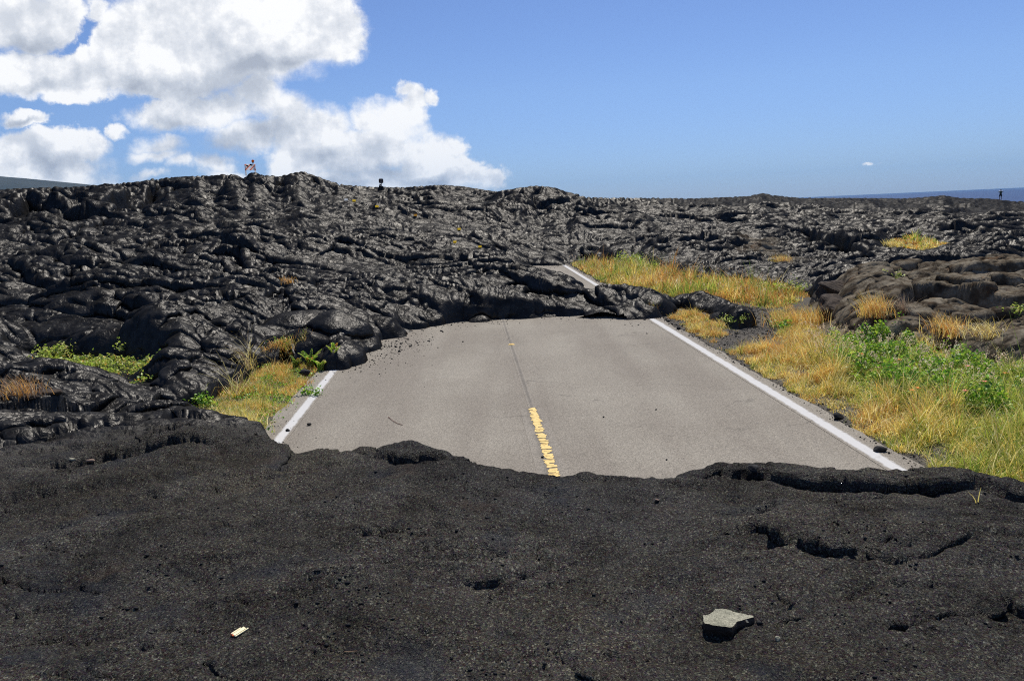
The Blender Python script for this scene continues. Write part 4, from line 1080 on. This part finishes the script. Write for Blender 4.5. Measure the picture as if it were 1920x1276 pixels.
tuft(1832, 942, 2, .16, .004, STRAW, 'single pale dry stalk standing in front of the near lava rim', 317, name='dry_stalk', wd=.006, lean=.3)

def shrub(px, py, dz, h, rad, n, size, pal, label, seed, name='leafy_shrub', group=None):
    c_ = at(px, py, dz); z0 = float(gz(c_[0], c_[1]))
    root = empty(name, (c_[0], c_[1], z0)); r_ = np.random.default_rng(seed)
    # stems
    k = max(5, n // 22); tips = []
    bm = bmesh.new()
    for i_ in range(k):
        a = r_.uniform(0, 2 * PI); t = r_.uniform(.2, 1) ** .5
        tp = np.array([math.cos(a) * rad * t, math.sin(a) * rad * t, h * r_.uniform(.55, 1.05) * (1.1 - .45 * t)]); tips.append(tp)
        cyl(bm, (0, 0, -.03), tuple(tp * np.array([.45, .45, .6])), .006, .004, 5); cyl(bm, tuple(tp * np.array([.45, .45, .6])), tuple(tp), .004, .002, 5)
    obj_bm('stem', bm, simple('green_stem', (.10, .11, .03)) if 'stem' not in M else M['stem'], root)
    tips = np.array(tips); w_ = r_.integers(0, k, n); t = r_.uniform(.35, 1.05, n)[:, None]
    cen = tips[w_] * np.hstack([t, t, t ** .8]) + r_.normal(0, size * .8, (n, 3)); cen[:, 2] = np.maximum(cen[:, 2], .02)
    leaves('foliage', cen, size * r_.uniform(.6, 1.3, n), pick(pal, n, r_), seed, parent=root)
    tag(root, label, 'shrub', group); return root
M['stem'] = simple('green_stem', (.10, .11, .03))
shrub(1172, 497, .1, .75, .75, 520, .085, YGR, 'yellow green bush at the back of the far grass, left one', 401)
shrub(1208, 506, .1, .6, .5, 320, .08, YGR, 'yellow green bush at the back of the far grass, just right of the larger bush', 402)
shrub(1450, 545, .1, .45, .9, 420, .07, YGR, 'low pale green bush at the right end of the far grass strip', 403)
shrub(1405, 545, .1, .35, .6, 220, .065, YGR, 'low pale green bush before the right end of the far grass strip', 404)
shrub(1462, 610, .1, .30, .25, 180, .05, BRIGHT, 'small dark green plant between the gravel path and the orange grass', 405)
shrub(1375, 605, .1, .22, .35, 240, .04, YGR, 'low green plant on the grass beside the end of the lava tongue', 406)
shrub(1620, 668, .3, .5, .45, 520, .055, BRIGHT, 'bright green bush at the upper left of the leafy mass', 407)
shrub(1668, 640, .3, .35, .22, 220, .045, BRIGHT, 'small green bush sticking up in front of the lower brown crust', 408)
shrub(1705, 690, .3, .5, .5, 640, .06, BRIGHT, 'large bright green bush in the middle of the leafy mass', 409)
shrub(1760, 665, .3, .42, .36, 420, .05, BRIGHT, 'green bush beside the dark hollow right of the large bush', 410)
shrub(1810, 700, .3, .42, .4, 460, .05, BRIGHT, 'green bush at the foot of the brown crust on the right', 411)
shrub(1890, 715, .3, .38, .45, 520, .05, np.vstack([BRIGHT, YGR]), 'green bush at the right edge below the brown crust', 412)
shrub(1900, 610, .3, .35, .22, 140, .045, YGR, 'sparse yellow green plant on the brown crust at the right edge', 413)
shrub(1672, 572, .2, .32, .2, 120, .05, YGR, 'yellow green sprig beside the tall orange tuft', 414)
shrub(395, 742, .1, .22, .22, 150, .05, BRIGHT, 'small green plant at the left tip of the left verge', 415)
shrub(345, 745, .1, .12, .12, 50, .045, BRIGHT, 'tiny green sprig on the lava left of the verge', 416)
shrub(578, 735, .05, .22, .18, 150, .05, BRIGHT, 'green creeper spilling over the left edge of the road', 417)
shrub(240, 654, .35, .25, .3, 140, .05, YGR, 'green plant at the back right of the left lava pit', 418)
shrub(90, 655, .35, .38, .35, 260, .055, YGR, 'taller green plant at the back left of the left lava pit', 419)
def fern(px, py, dz, n, L, label, seed):
    c_ = hit(px, py); z0 = float(c_[2]); L = L * .62; root = empty('fern', (c_[0], c_[1], z0)); r_ = np.random.default_rng(seed)
    for i_ in range(n):
        a = r_.uniform(0, 2 * PI); le = L * r_.uniform(.6, 1.1); cen = []; sz = []
        for k in range(26):
            t = k / 25; rr_ = le * (.08 + .5 * t * t); zz_ = le * (1.05 * t - .25 * t * t)
            wv = (1 - t) * .035 + .006
            for s in (-1, 1): cen.append((math.cos(a) * rr_ - math.sin(a) * s * wv, math.sin(a) * rr_ + math.cos(a) * s * wv, zz_)); sz.append(.035 * (1 - t) + .026)
        pal = np.vstack([YGR, BRIGHT[:2], OCHRE[:1]])
        leaves('frond', np.array(cen), np.array(sz), np.repeat(pick(pal, 1, r_), len(cen), 0) * r_.uniform(.8, 1.2, (len(cen), 1)), seed + i_, parent=root, up=.3)
    tag(root, label, 'fern')
fern(583, 688, .05, 18, .56, 'yellow green fern against the lava at the back of the left verge', 501)
fern(602, 694, .02, 12, .40, 'smaller fern just right of the larger one behind the left verge', 502)
fern(627, 668, .02, 12, .38, 'single bright fern growing alone between dark lobes at the road corner', 503)
fern(556, 690, .05, 11, .40, 'yellow fern at the left end of the fern group behind the verge', 504)

def flower(px, py, label, seed, col='orange'):
    c_ = at(px, py, .42); z0 = float(gz(c_[0], c_[1])); zt = G(*c_) + .42 - z0
    root = empty('flower', (c_[0], c_[1], z0)); R = random.Random(seed)
    bm = bmesh.new(); cyl(bm, (0, 0, 0), (0, 0, zt), .003, .002, 5); obj_bm('stem', bm, M['stem'], root)
    bm = bmesh.new()
    for k in range(5):
        a = 2 * PI * k / 5 + R.random(); v_ = [bm.verts.new((0, 0, zt))] + [bm.verts.new((math.cos(a + d_) * r__, math.sin(a + d_) * r__, zt + .012)) for d_, r__ in ((-.5, .022), (0, .036), (.5, .022))]
        bm.faces.new(v_)
    obj_bm('petals', bm, M['petal_' + col], root)
    tag(root, label, 'flower', 'blossoms among the leafy plants')
M['petal_orange'] = simple('orange_petal', (.95, .33, .03), .6); M['petal_coral'] = simple('coral_petal', (.85, .25, .16), .6)
for k, (px, py, lb, c_) in enumerate([(1616, 664, 'bright orange flower at the upper left of the leafy mass', 'orange'), (1615, 624, 'coral flower high at the top left of the leafy mass', 'coral'), (1687, 675, 'orange flower above the large green bush', 'orange'),
     (1885, 700, 'orange flower near the right edge under the brown crust', 'orange'), (1814, 687, 'coral flower left of the orange one near the right edge', 'coral'), (1710, 732, 'orange red flower low in the seed heads', 'orange'),
     (1721, 728, 'orange flower touching the low orange red flower', 'orange'), (1810, 733, 'pale coral flower in the low middle of the leafy mass', 'coral'), (1847, 716, 'coral flower halfway up the leafy mass on the right', 'coral')]):
    flower(px, py, lb, 520 + k, c_)

# litter and twigs
def twig(pts, r, col, label, name='twig'):
    bm = bmesh.new(); w_ = [(*p_[:2], p_[2]) for p_ in pts]
    for a, b in zip(w_[:-1], w_[1:]): cyl(bm, a, b, r, r * .8, 6)
    o = obj_bm(name, bm, simple('twig_bark', col)); tag(o, label, 'twig'); return o
def gp(px, py, dz): c_ = at(px, py, 0); return (c_[0], c_[1], float(G(*c_)) + dz)
twig([gp(728, 782, .006), gp(736, 789, .01), gp(745, 794, .006), gp(755, 797, .005)], .004, (.16, .06, .03), 'thin curved reddish twig lying on the left lane')
h1 = hit(646, 1224); h2_ = hit(670, 1222)
twig([(h1[0], h1[1], h1[2] + .004), (h2_[0], h2_[1], h2_[2] + .006)], .0015, (.35, .22, .12), 'short pale straw lying low on the near crust left of centre', 'straw')

# ------------------------------------------------------------------ road reflector
def reflector():
    c_ = at(959, 646); root = empty('road_reflector', (c_[0], c_[1], float(G(*c_))))
    bm = bmesh.new(); bmesh.ops.create_cone(bm, cap_ends=True, segments=24, radius1=.066, radius2=.048, depth=.018, matrix=Matrix.Translation((0, 0, .009)))
    obj_bm('body', bm, simple('yellow_ceramic', (.85, .58, .18), .35, .06), root)
    bm = bmesh.new(); bmesh.ops.create_uvsphere(bm, u_segments=16, v_segments=8, radius=.03, matrix=Matrix.Translation((0, 0, .015)) @ Matrix.Diagonal((1, 1, .35, 1)))
    obj_bm('lens', bm, simple('amber_lens', (.9, .55, .12), .2, .05), root, True)
    tag(root, 'round yellow road reflector on the centre seam of the asphalt', 'reflector')
reflector()

def plastic(name, col, tr=.5):
    m_, nt = new_mat(name); co = N(nt, 'ShaderNodeTexCoord').outputs['Object']
    c = mixc(nt, noise(nt, co, 20, 3), tuple(v * .93 for v in col), col)
    d = N(nt, 'ShaderNodeBsdfDiffuse', {'Color': c}); t = N(nt, 'ShaderNodeBsdfTranslucent', {'Color': c})
    x = N(nt, 'ShaderNodeMixShader', {0: tr, 1: d.outputs[0], 2: t.outputs[0]}); out_surf(nt, x.outputs[0]); return m_
# ------------------------------------------------------------------ trail markers
M['tag_yellow'] = plastic('marker_yellow', (.97, .72, .06), .45); M['tag_white'] = plastic('marker_white', (.9, .9, .86)); M['tag_dull'] = plastic('marker_dull', (.70, .36, .05), .4)
def marker(px, py, mat, label, s=.07):
    p_ = hit(px, py + 3); D = np.linalg.norm(p_ - np.array([0, 0, ZC])); w_ = 5.5 / FPX * D
    root = empty('trail_marker', (p_[0], p_[1], p_[2])); root.rotation_euler = (0, 0, -math.atan2(p_[0], p_[1]))
    bm = bmesh.new(); bx(bm, (0, .05, w_ * .45), (w_ * 1.1, .012, w_ * 1.0), Matrix.Rotation(math.radians(-48), 4, 'X').to_quaternion(), .003); obj_bm('plate', bm, M[mat], root)
    bm = bmesh.new(); bx(bm, (0, .012, .0), (w_ * .9, w_ * .5, .02), None, .004); obj_bm('foot', bm, M['dark_rock'], root)
    tag(root, label, 'marker', 'small reflective trail markers on the lava')
marker(649, 374, 'tag_white', 'white trail marker high on the slope, farthest left of the markers')
marker(664, 376, 'tag_yellow', 'yellow trail marker just right of the white marker')
marker(707, 388, 'tag_yellow', 'bright yellow trail marker below the brown sign')
marker(779, 404, 'tag_dull', 'dull orange trail marker in the middle of the slope')
marker(861, 430, 'tag_yellow', 'yellow trail marker, uppermost of the three near the centre of the slope')
marker(853, 453, 'tag_yellow', 'yellow trail marker, leftmost of the three near the centre of the slope')
marker(900, 463, 'tag_yellow', 'yellow trail marker, lowest of the three near the centre of the slope')
marker(1208, 531, 'tag_yellow', 'yellow trail marker on the lava tongue in front of the far grass')

# ------------------------------------------------------------------ barricade on the skyline
def frame_at(px, py_bottom, extra=0.0):
    a = az_of(px); R = float(np.interp(a, [az_of(p_) for p_ in KX], KR))
    return a, R
def skyline(px, r0_=25, r1_=200):
    a = ray(px, hz(px)); a = math.atan2(a[0], a[1]); rs = np.linspace(r0_, r1_, 4000); x = rs * math.sin(a); y = rs * math.cos(a); z = zsurf(x, y)
    k = np.argmax((z - ZC) / rs); return x[k], y[k], float(z[k]), rs[k], a
def barricade():
    x, y, z, r, a = skyline(479); k = r / FPX              # metres per photo pixel there
    root = empty('barricade', (x, y, z - .18)); root.rotation_euler = (0, 0, -a + .06)
    W = 18 * k; H = 20 * k
    wm = plastic('white_plastic', (.97, .97, .96), .7)
    for sx in (-1, 1):
        for sy in (-1, 1):
            bm = bmesh.new(); q = Matrix.Rotation(sy * .14, 4, 'X').to_quaternion()
            bx(bm, (sx * (W / 2 - k * 1.1), -sy * .0 + sy * H * .07, H * .46), (k * 2.3, .035, H * .96), q, .004); obj_bm('leg', bm, wm, root)
    def panel(zc, h, name):
        m_, nt = new_mat('striped_panel_' + name)
        co = N(nt, 'ShaderNodeTexCoord').outputs['Object']; sp = N(nt, 'ShaderNodeSeparateXYZ', {0: co})
        t = mth(nt, 'FRACT', mth(nt, 'DIVIDE', mth(nt, 'SUBTRACT', sp.outputs[0], sp.outputs[2]), W * .46)); st = mth(nt, 'GREATER_THAN', t, .76)
        c = mixc(nt, st, (.97, .97, .96), (.95, .30, .10)); d = N(nt, 'ShaderNodeBsdfDiffuse', {'Color': c}); tl = N(nt, 'ShaderNodeBsdfTranslucent', {'Color': c})
        out_surf(nt, N(nt, 'ShaderNodeMixShader', {0: .72, 1: d.outputs[0], 2: tl.outputs[0]}).outputs[0])
        bm = bmesh.new(); bx(bm, (0, -.05 - (H - zc) * .05, zc), (W, .03, h), None, .004); return obj_bm('panel', bm, m_, root)
    panel(H * .82, H * .27, 'upper'); panel(H * .545, H * .26, 'lower')
    # dark weights hung over the upper panel
    blk = simple('black_bag', (.012, .012, .014), .7, .1)
    for cx, cz in ((-W * .26, H * .80), (W * .08, H * .88)):
        bm = bmesh.new(); bmesh.ops.create_uvsphere(bm, u_segments=14, v_segments=10, radius=1, matrix=Matrix.Translation((cx, -.10, cz)) @ Matrix.Rotation(.5, 4, 'Y') @ Matrix.Diagonal((W * .13, .05, H * .075, 1)))
        obj_bm('black_cover', bm, blk, root, True)
    bm = bmesh.new(); cyl(bm, (W * .30, 0, H * 1.10 - 2 * k), (W * .30, .0, H * 1.10 + k * .5), k * 1.1, k * 1.1, 12)
    lamp = obj_bm('warning_light', bm, simple('black_base', (.25, .10, .02)), root)
    bm = bmesh.new(); cyl(bm, (W * .30, -.045, H * 1.12 + k * 1.6), (W * .30, .045, H * 1.12 + k * 1.6), k * 2.4, k * 2.4, 20)
    obj_bm('lens', bm, plastic('orange_lens', (.90, .32, .02), .5), lamp)
    tag(root, 'white barricade with orange stripes and an orange lamp on the left skyline', 'barricade')
barricade()
# brown sign on its cairn
def sign():
    x, y, z, r, a = skyline(719); k = r / FPX
    root = empty('sign', (x, y, z - .1)); root.rotation_euler = (0, 0, -a)
    bm = bmesh.new(); cyl(bm, (0, .02, -.2), (0, .02, 13 * k), .035, .035, 10); obj_bm('post', bm, simple('brown_post', (.06, .03, .022)), root)
    bm = bmesh.new(); bx(bm, (0, -.02, 13 * k), (8.2 * k, .02, 8.2 * k), None, 0)
    es = [e for e in bm.edges if abs((e.verts[0].co - e.verts[1].co).normalized().y) > .9]; bmesh.ops.bevel(bm, geom=es, offset=1.0 * k, segments=4, affect='EDGES')
    pn = obj_bm('panel', bm, simple('brown_panel', (.075, .028, .018), .5, .05), root)
    bm = bmesh.new()                           # pale walking figure symbol
    zz = 13 * k
    bx(bm, (0, -.034, zz + .2 * k), (1.5 * k, .005, 2.6 * k)); bmesh.ops.create_uvsphere(bm, u_segments=12, v_segments=8, radius=1, matrix=Matrix.Translation((0, -.034, zz + 2.4 * k)) @ Matrix.Diagonal((.8 * k, .004, .8 * k, 1)))
    bx(bm, (-.6 * k, -.036, zz - 2.0 * k), (.8 * k, .005, 2.6 * k), Matrix.Rotation(.25, 4, 'Y').to_quaternion()); bx(bm, (.7 * k, -.036, zz - 2.0 * k), (.8 * k, .005, 2.6 * k), Matrix.Rotation(-.3, 4, 'Y').to_quaternion())
    obj_bm('symbol', bm, simple('cream_symbol', (.30, .22, .15), .5, .05), pn)
    tag(root, 'small square brown sign with a pale symbol standing on the skyline', 'sign')
    for i_, (dx, dz, s) in enumerate([(-1.8, 6.6, (1.8, 1.3)), (-2.0, 3.8, (2.6, 1.7)), (1.8, 2.2, (2.6, 1.6)), (-2.6, 1.0, (3.4, 1.8)), (2.4, .2, (3.2, 1.6))]):
        o = obj_bm('cairn_stone', rock_bm((s[0] * k, s[0] * k * .8, s[1] * k), 70 + i_), M['dark_rock'], smooth=True)
        o.location = (x + dx * k, y - .06, z - .1 + dz * k)
        tag(o, ['topmost stone of the cairn, left of the sign post', 'second stone of the cairn, left of the sign post', 'dark stone right of the sign post foot', 'broad bottom stone of the cairn on the left', 'broad bottom stone of the cairn on the right'][i_], 'stone', 'stones piled round the foot of the sign')
sign()

# ------------------------------------------------------------------ person on the far right skyline
def person():
    x, y, z, r, a = skyline(1877, 60, 200); k = r / FPX; Hh = 16.5 * k; s = Hh / 1.75
    root = empty('person', (x, y, z - .05)); root.rotation_euler = (0, 0, -a); root.scale = (s, s, s)
    V = [(0, 0, .95), (0, 0, 1.12), (0, 0, 1.32), (0, 0, 1.46), (0, .0, 1.54), (0, -.005, 1.64), (0, 0, 1.74),
         (-.09, 0, .90), (-.11, .0, .50), (-.12, .02, .09), (-.12, -.12, .04), (.09, 0, .90), (.12, .0, .50), (.13, .02, .09), (.13, -.12, .04),
         (-.19, 0, 1.43), (-.38, .06, 1.25), (-.20, .22, 1.46), (.19, 0, 1.43), (.38, .06, 1.25), (.20, .22, 1.46)]
    E = [(0, 1), (1, 2), (2, 3), (3, 4), (4, 5), (5, 6), (0, 7), (7, 8), (8, 9), (9, 10), (0, 11), (11, 12), (12, 13), (13, 14), (3, 15), (15, 16), (16, 17), (3, 18), (18, 19), (19, 20)]
    RD = [.14, .13, .15, .09, .055, .10, .08, .09, .06, .042, .04, .09, .06, .042, .04, .06, .042, .035, .06, .042, .035]
    def skin(name, V_, E_, R_, mat, root_i=0, par=root, sub=2):
        me = bpy.data.meshes.new(name); me.from_pydata(V_, E_, []); o = bpy.data.objects.new(name, me); C.objects.link(o); me.materials.append(mat)
        sk = o.modifiers.new('skin', 'SKIN'); sk.use_smooth_shade = True
        for i_, rr_ in enumerate(R_): me.skin_vertices[0].data[i_].radius = (rr_, rr_)
        me.skin_vertices[0].data[root_i].use_root = True
        ms = o.modifiers.new('sub', 'SUBSURF'); ms.levels = sub; ms.render_levels = sub
        o.parent = par; return o
    def SK(n): return n
    skin('body', V, E, RD, simple('skin', (.42, .24, .16), .6, .05))
    white = simple('white_shirt', (.80, .80, .78), .8, .04); dark = simple('dark_shorts', (.012, .012, .02), .8, .05)
    skin('shirt', [(0, 0, 1.0), (0, 0, 1.2), (0, 0, 1.36), (0, 0, 1.46), (-.19, 0, 1.43), (-.36, .05, 1.27), (.19, 0, 1.43), (.36, .05, 1.27)], [(0, 1), (1, 2), (2, 3), (3, 4), (4, 5), (3, 6), (6, 7)], [.17, .16, .18, .10, .09, .075, .09, .075], white)
    skin('shorts', [(0, 0, 1.02), (0, 0, .92), (-.10, 0, .84), (-.12, 0, .52), (.10, 0, .84), (.13, 0, .52)], [(0, 1), (1, 2), (2, 3), (1, 4), (4, 5)], [.165, .16, .115, .10, .115, .10], dark, 1)
    skin('hair', [(0, .0, 1.69), (0, .01, 1.745)], [(0, 1)], [.105, .08], simple('hair', (.03, .02, .015), .7, .1), 0)
    tag(root, 'person in a white shirt and dark shorts standing on the far right skyline, arms raised', 'person')
    bp = empty('backpack', (x, y, z - .05)); bp.rotation_euler = root.rotation_euler; bp.scale = (s, s, s)
    g = simple('green_nylon', (.02, .055, .03), .8, .1)
    bm = bmesh.new(); bx(bm, (0, -.23, 1.22), (.34, .16, .44), None, .05); obj_bm('bag', bm, g, bp)
    bm = bmesh.new(); bx(bm, (0, -.335, 1.12), (.24, .05, .20), None, .02); obj_bm('pocket', bm, simple('olive_nylon', (.10, .11, .05), .8, .1), bp)
    tag(bp, 'dark green backpack on the back of the person in the white shirt', 'backpack')
person()
# ------------------------------------------------------------------ the air
m_, nt = new_mat('haze'); pv = N(nt, 'ShaderNodeVolumePrincipled', {'Color': (.30, .62, 1.0, 1), 'Density': 2.2e-5, 'Anisotropy': .1})
o_ = nt.nodes.new('ShaderNodeOutputMaterial'); nt.links.new(pv.outputs[0], o_.inputs['Volume'])
bm = bmesh.new(); bx(bm, (0, 0, 395), (52000, 52000, 860)); tag(obj_bm('haze', bm, m_), None, None, None, 'stuff')
# ------------------------------------------------------------------ sun and sky
SUN_EL = math.radians(58); SUN_AZ = math.radians(18)        # azimuth measured from +Y towards +X
sd_ = bpy.data.lights.new('sun', 'SUN'); sd_.energy = 5.0; sd_.angle = math.radians(.53); sd_.color = (1, .965, .91)
so = bpy.data.objects.new('sun', sd_); C.objects.link(so)
sdir = Vector((math.sin(SUN_AZ) * math.cos(SUN_EL), math.cos(SUN_AZ) * math.cos(SUN_EL), math.sin(SUN_EL)))
so.rotation_euler = (-sdir).to_track_quat('-Z', 'Y').to_euler(); so.location = sdir * 200

w = bpy.data.worlds.new('World'); scene.world = w; w.use_nodes = True
nt = w.node_tree; nt.nodes.clear()
sky = N(nt, 'ShaderNodeTexSky', sky_type='NISHITA', sun_disc=False, sun_elevation=SUN_EL, sun_rotation=SUN_AZ, altitude=30, air_density=1.0, dust_density=.25, ozone_density=1.2)
dirv = N(nt, 'ShaderNodeTexCoord').outputs['Generated']
sep = N(nt, 'ShaderNodeSeparateXYZ', {0: dirv})
yy = mth(nt, 'MAXIMUM', sep.outputs[1], .05)
U = mth(nt, 'DIVIDE', sep.outputs[0], yy); V = mth(nt, 'DIVIDE', sep.outputs[2], yy)
p = N(nt, 'ShaderNodeCombineXYZ', {0: U, 1: V, 2: 0.0}).outputs[0]
# billowing edges: shift the lookup by noise
n1 = N(nt, 'ShaderNodeTexNoise', {'Vector': p, 'Scale': 9.0, 'Detail': 6.0, 'Roughness': .62})
off = N(nt, 'ShaderNodeVectorMath', {0: n1.outputs['Color'], 1: (.5, .5, .5)}, operation='SUBTRACT').outputs[0]
off = N(nt, 'ShaderNodeVectorMath', {0: off, 1: (.10, .075, 0)}, operation='MULTIPLY').outputs[0]
q = N(nt, 'ShaderNodeVectorMath', {0: p, 1: off}, operation='ADD').outputs[0]
BL = [(560, 50, 115, 85), (450, 60, 160, 110), (340, 70, 140, 95), (605, 75, 75, 55), (490, 115, 150, 50), (310, 135, 150, 45), (150, 132, 130, 42), (40, 128, 120, 36),
      (150, 165, 70, 28), (250, 85, 75, 50), (350, 10, 120, 60), (40, 25, 100, 62), (0, 55, 70, 40), (110, 5, 50, 35), (185, 12, 30, 22), (520, -30, 140, 80),
      (400, 200, 130, 38), (490, 180, 52, 35), (325, 212, 95, 28), (535, 215, 60, 35), (560, 250, 80, 42), (470, 250, 85, 30),
      (770, 192, 30, 25), (745, 180, 22, 17), (805, 188, 22, 14), (740, 232, 60, 38), (690, 225, 40, 32), (620, 240, 52, 36), (720, 270, 95, 48), (650, 285, 120, 52),
      (800, 300, 70, 42), (860, 320, 52, 25), (905, 325, 36, 17), (760, 335, 170, 36), (560, 300, 75, 48), (640, 342, 130, 30), (575, 335, 50, 26),
      (60, 280, 115, 42), (150, 272, 62, 38), (100, 318, 115, 32), (228, 251, 21, 14), (30, 217, 55, 17), (310, 266, 55, 20), (300, 286, 62, 17), (350, 303, 38, 18),
      (405, 298, 30, 24), (280, 330, 38, 12), (215, 342, 42, 12), (420, 322, 40, 16), (1625, 312, 18, 5), (-150, 120, 150, 60), (-150, 290, 150, 60), (110, 334, 120, 20), (0, 326, 80, 22)]
SH = [(380, 165, 150, 30), (250, 165, 70, 22), (490, 130, 90, 20), (60, 155, 90, 16), (420, 262, 130, 34), (330, 232, 80, 18), (600, 290, 60, 24), (690, 318, 120, 20), (830, 335, 90, 14), (90, 305, 110, 22), (40, 222, 60, 8), (560, 345, 160, 14), (60, 80, 80, 22), (560, 120, 60, 20)]
acc = None; bsum = None
def gno(px, py):
    d = ray(px, py); return d[0] / d[1], d[2] / d[1]
for (bx, by, rx, ry) in BL:
    u, v = gno(bx, by); k = 1 / FPX * 1.03
    a_ = N(nt, 'ShaderNodeVectorMath', {0: q, 1: (u, v, 0)}, operation='SUBTRACT').outputs[0]
    a_ = N(nt, 'ShaderNodeVectorMath', {0: a_, 1: (1 / (rx * k), 1 / (ry * k), 0)}, operation='MULTIPLY').outputs[0]
    l = N(nt, 'ShaderNodeVectorMath', {0: a_}, operation='LENGTH').outputs['Value']
    l = mth(nt, 'SUBTRACT', .80 if bx == 1625 else 1.12, l)
    l = mth(nt, 'MULTIPLY', l, math.sqrt(min(ry, 60) / 30.0))
    acc = l if acc is None else mth(nt, 'SMOOTH_MAX', acc, l, .12)
dens = acc
shd = None
for (bx_, by, rx, ry) in SH:
    u, v = gno(bx_, by); k = 1 / FPX * 1.25
    a_ = N(nt, 'ShaderNodeVectorMath', {0: q, 1: (u, v, 0)}, operation='SUBTRACT').outputs[0]
    a_ = N(nt, 'ShaderNodeVectorMath', {0: a_, 1: (1 / (rx * k), 1 / (ry * k), 0)}, operation='MULTIPLY').outputs[0]
    l = mth(nt, 'SUBTRACT', 1.0, N(nt, 'ShaderNodeVectorMath', {0: a_}, operation='LENGTH').outputs['Value'], clamp=True)
    shd = l if shd is None else mth(nt, 'SMOOTH_MAX', shd, l, .15)
det = noise(nt, p, 30.0, 6, .65)
dens2 = mth(nt, 'ADD', dens, mth(nt, 'MULTIPLY', mth(nt, 'SUBTRACT', det, .5), .8))
alpha = mrange(nt, dens2, .0, mrange(nt, noise(nt, p, 5.0, 2), .4, .6, .28, .75), 0, 1, True)
alpha = mth(nt, 'MULTIPLY', alpha, mrange(nt, sep.outputs[1], .05, .3, 0, 1))
# relief: compare the billows with themselves a little towards the sun
def bill(off_):
    qq = N(nt, 'ShaderNodeVectorMath', {0: p, 1: off_}, operation='ADD').outputs[0]
    a1 = noise(nt, qq, 7.5, 7, .6)
    return a1
rel = mth(nt, 'SUBTRACT', bill((0, 0, 0)), bill((.010, .022, 0)))
rel = mrange(nt, rel, -.09, .09, 0, 1)
core = mrange(nt, dens, .2, 1.2, 0, 1)
big = noise(nt, p, 3.2, 4, .5)
shade = mth(nt, 'SUBTRACT', 1.0, mth(nt, 'MULTIPLY', core, mrange(nt, big, .38, .62, .0, .16)))
shade = mth(nt, 'SUBTRACT', shade, mth(nt, 'MULTIPLY', mth(nt, 'MULTIPLY', shd, .58), mrange(nt, noise(nt, p, 11.0, 6, .6), .3, .7, .45, 1.2)))
shade = mth(nt, 'ADD', shade, mth(nt, 'MULTIPLY', mth(nt, 'SUBTRACT', rel, .52), .40))
cc = ramp(nt, shade, [(.35, (.44, .48, .56)), (.62, (.62, .66, .73)), (.84, (.86, .88, .92)), (.97, (1.05, 1.05, 1.05))])
SKYS = .10
el_ = mth(nt, 'MAXIMUM', sep.outputs[2], 0.0)
tint = ramp(nt, el_, [(0.0, (.46, .60, 1.04)), (.06, (.52, .66, 1.06)), (.14, (.60, .72, 1.04)), (.28, (.60, .70, 1.0)), (.45, (.66, .74, .98))])
skyc = N(nt, 'ShaderNodeVectorMath', {0: sky.outputs[0], 1: tint}, operation='MULTIPLY').outputs[0]
skyc = N(nt, 'ShaderNodeVectorMath', {0: skyc, 1: (SKYS, SKYS, SKYS)}, operation='MULTIPLY').outputs[0]
cl = N(nt, 'ShaderNodeVectorMath', {0: cc, 1: (1.0, 1.0, 1.0)}, operation='MULTIPLY').outputs[0]
fin = mixc(nt, alpha, skyc, cl)
bg = N(nt, 'ShaderNodeBackground', {'Color': fin, 'Strength': 1.0})
ow = nt.nodes.new('ShaderNodeOutputWorld'); nt.links.new(bg.outputs[0], ow.inputs[0])

vs = scene.view_settings
scene.display_settings.display_device = 'sRGB'
vs.view_transform = 'Standard'; vs.look = 'None'; vs.exposure = 0.0; vs.gamma = 1.0
scene.render.film_transparent = False

scene.cycles.use_denoising = False
scene.cycles.filter_width = 1.1
scene.cycles.max_bounces = 6
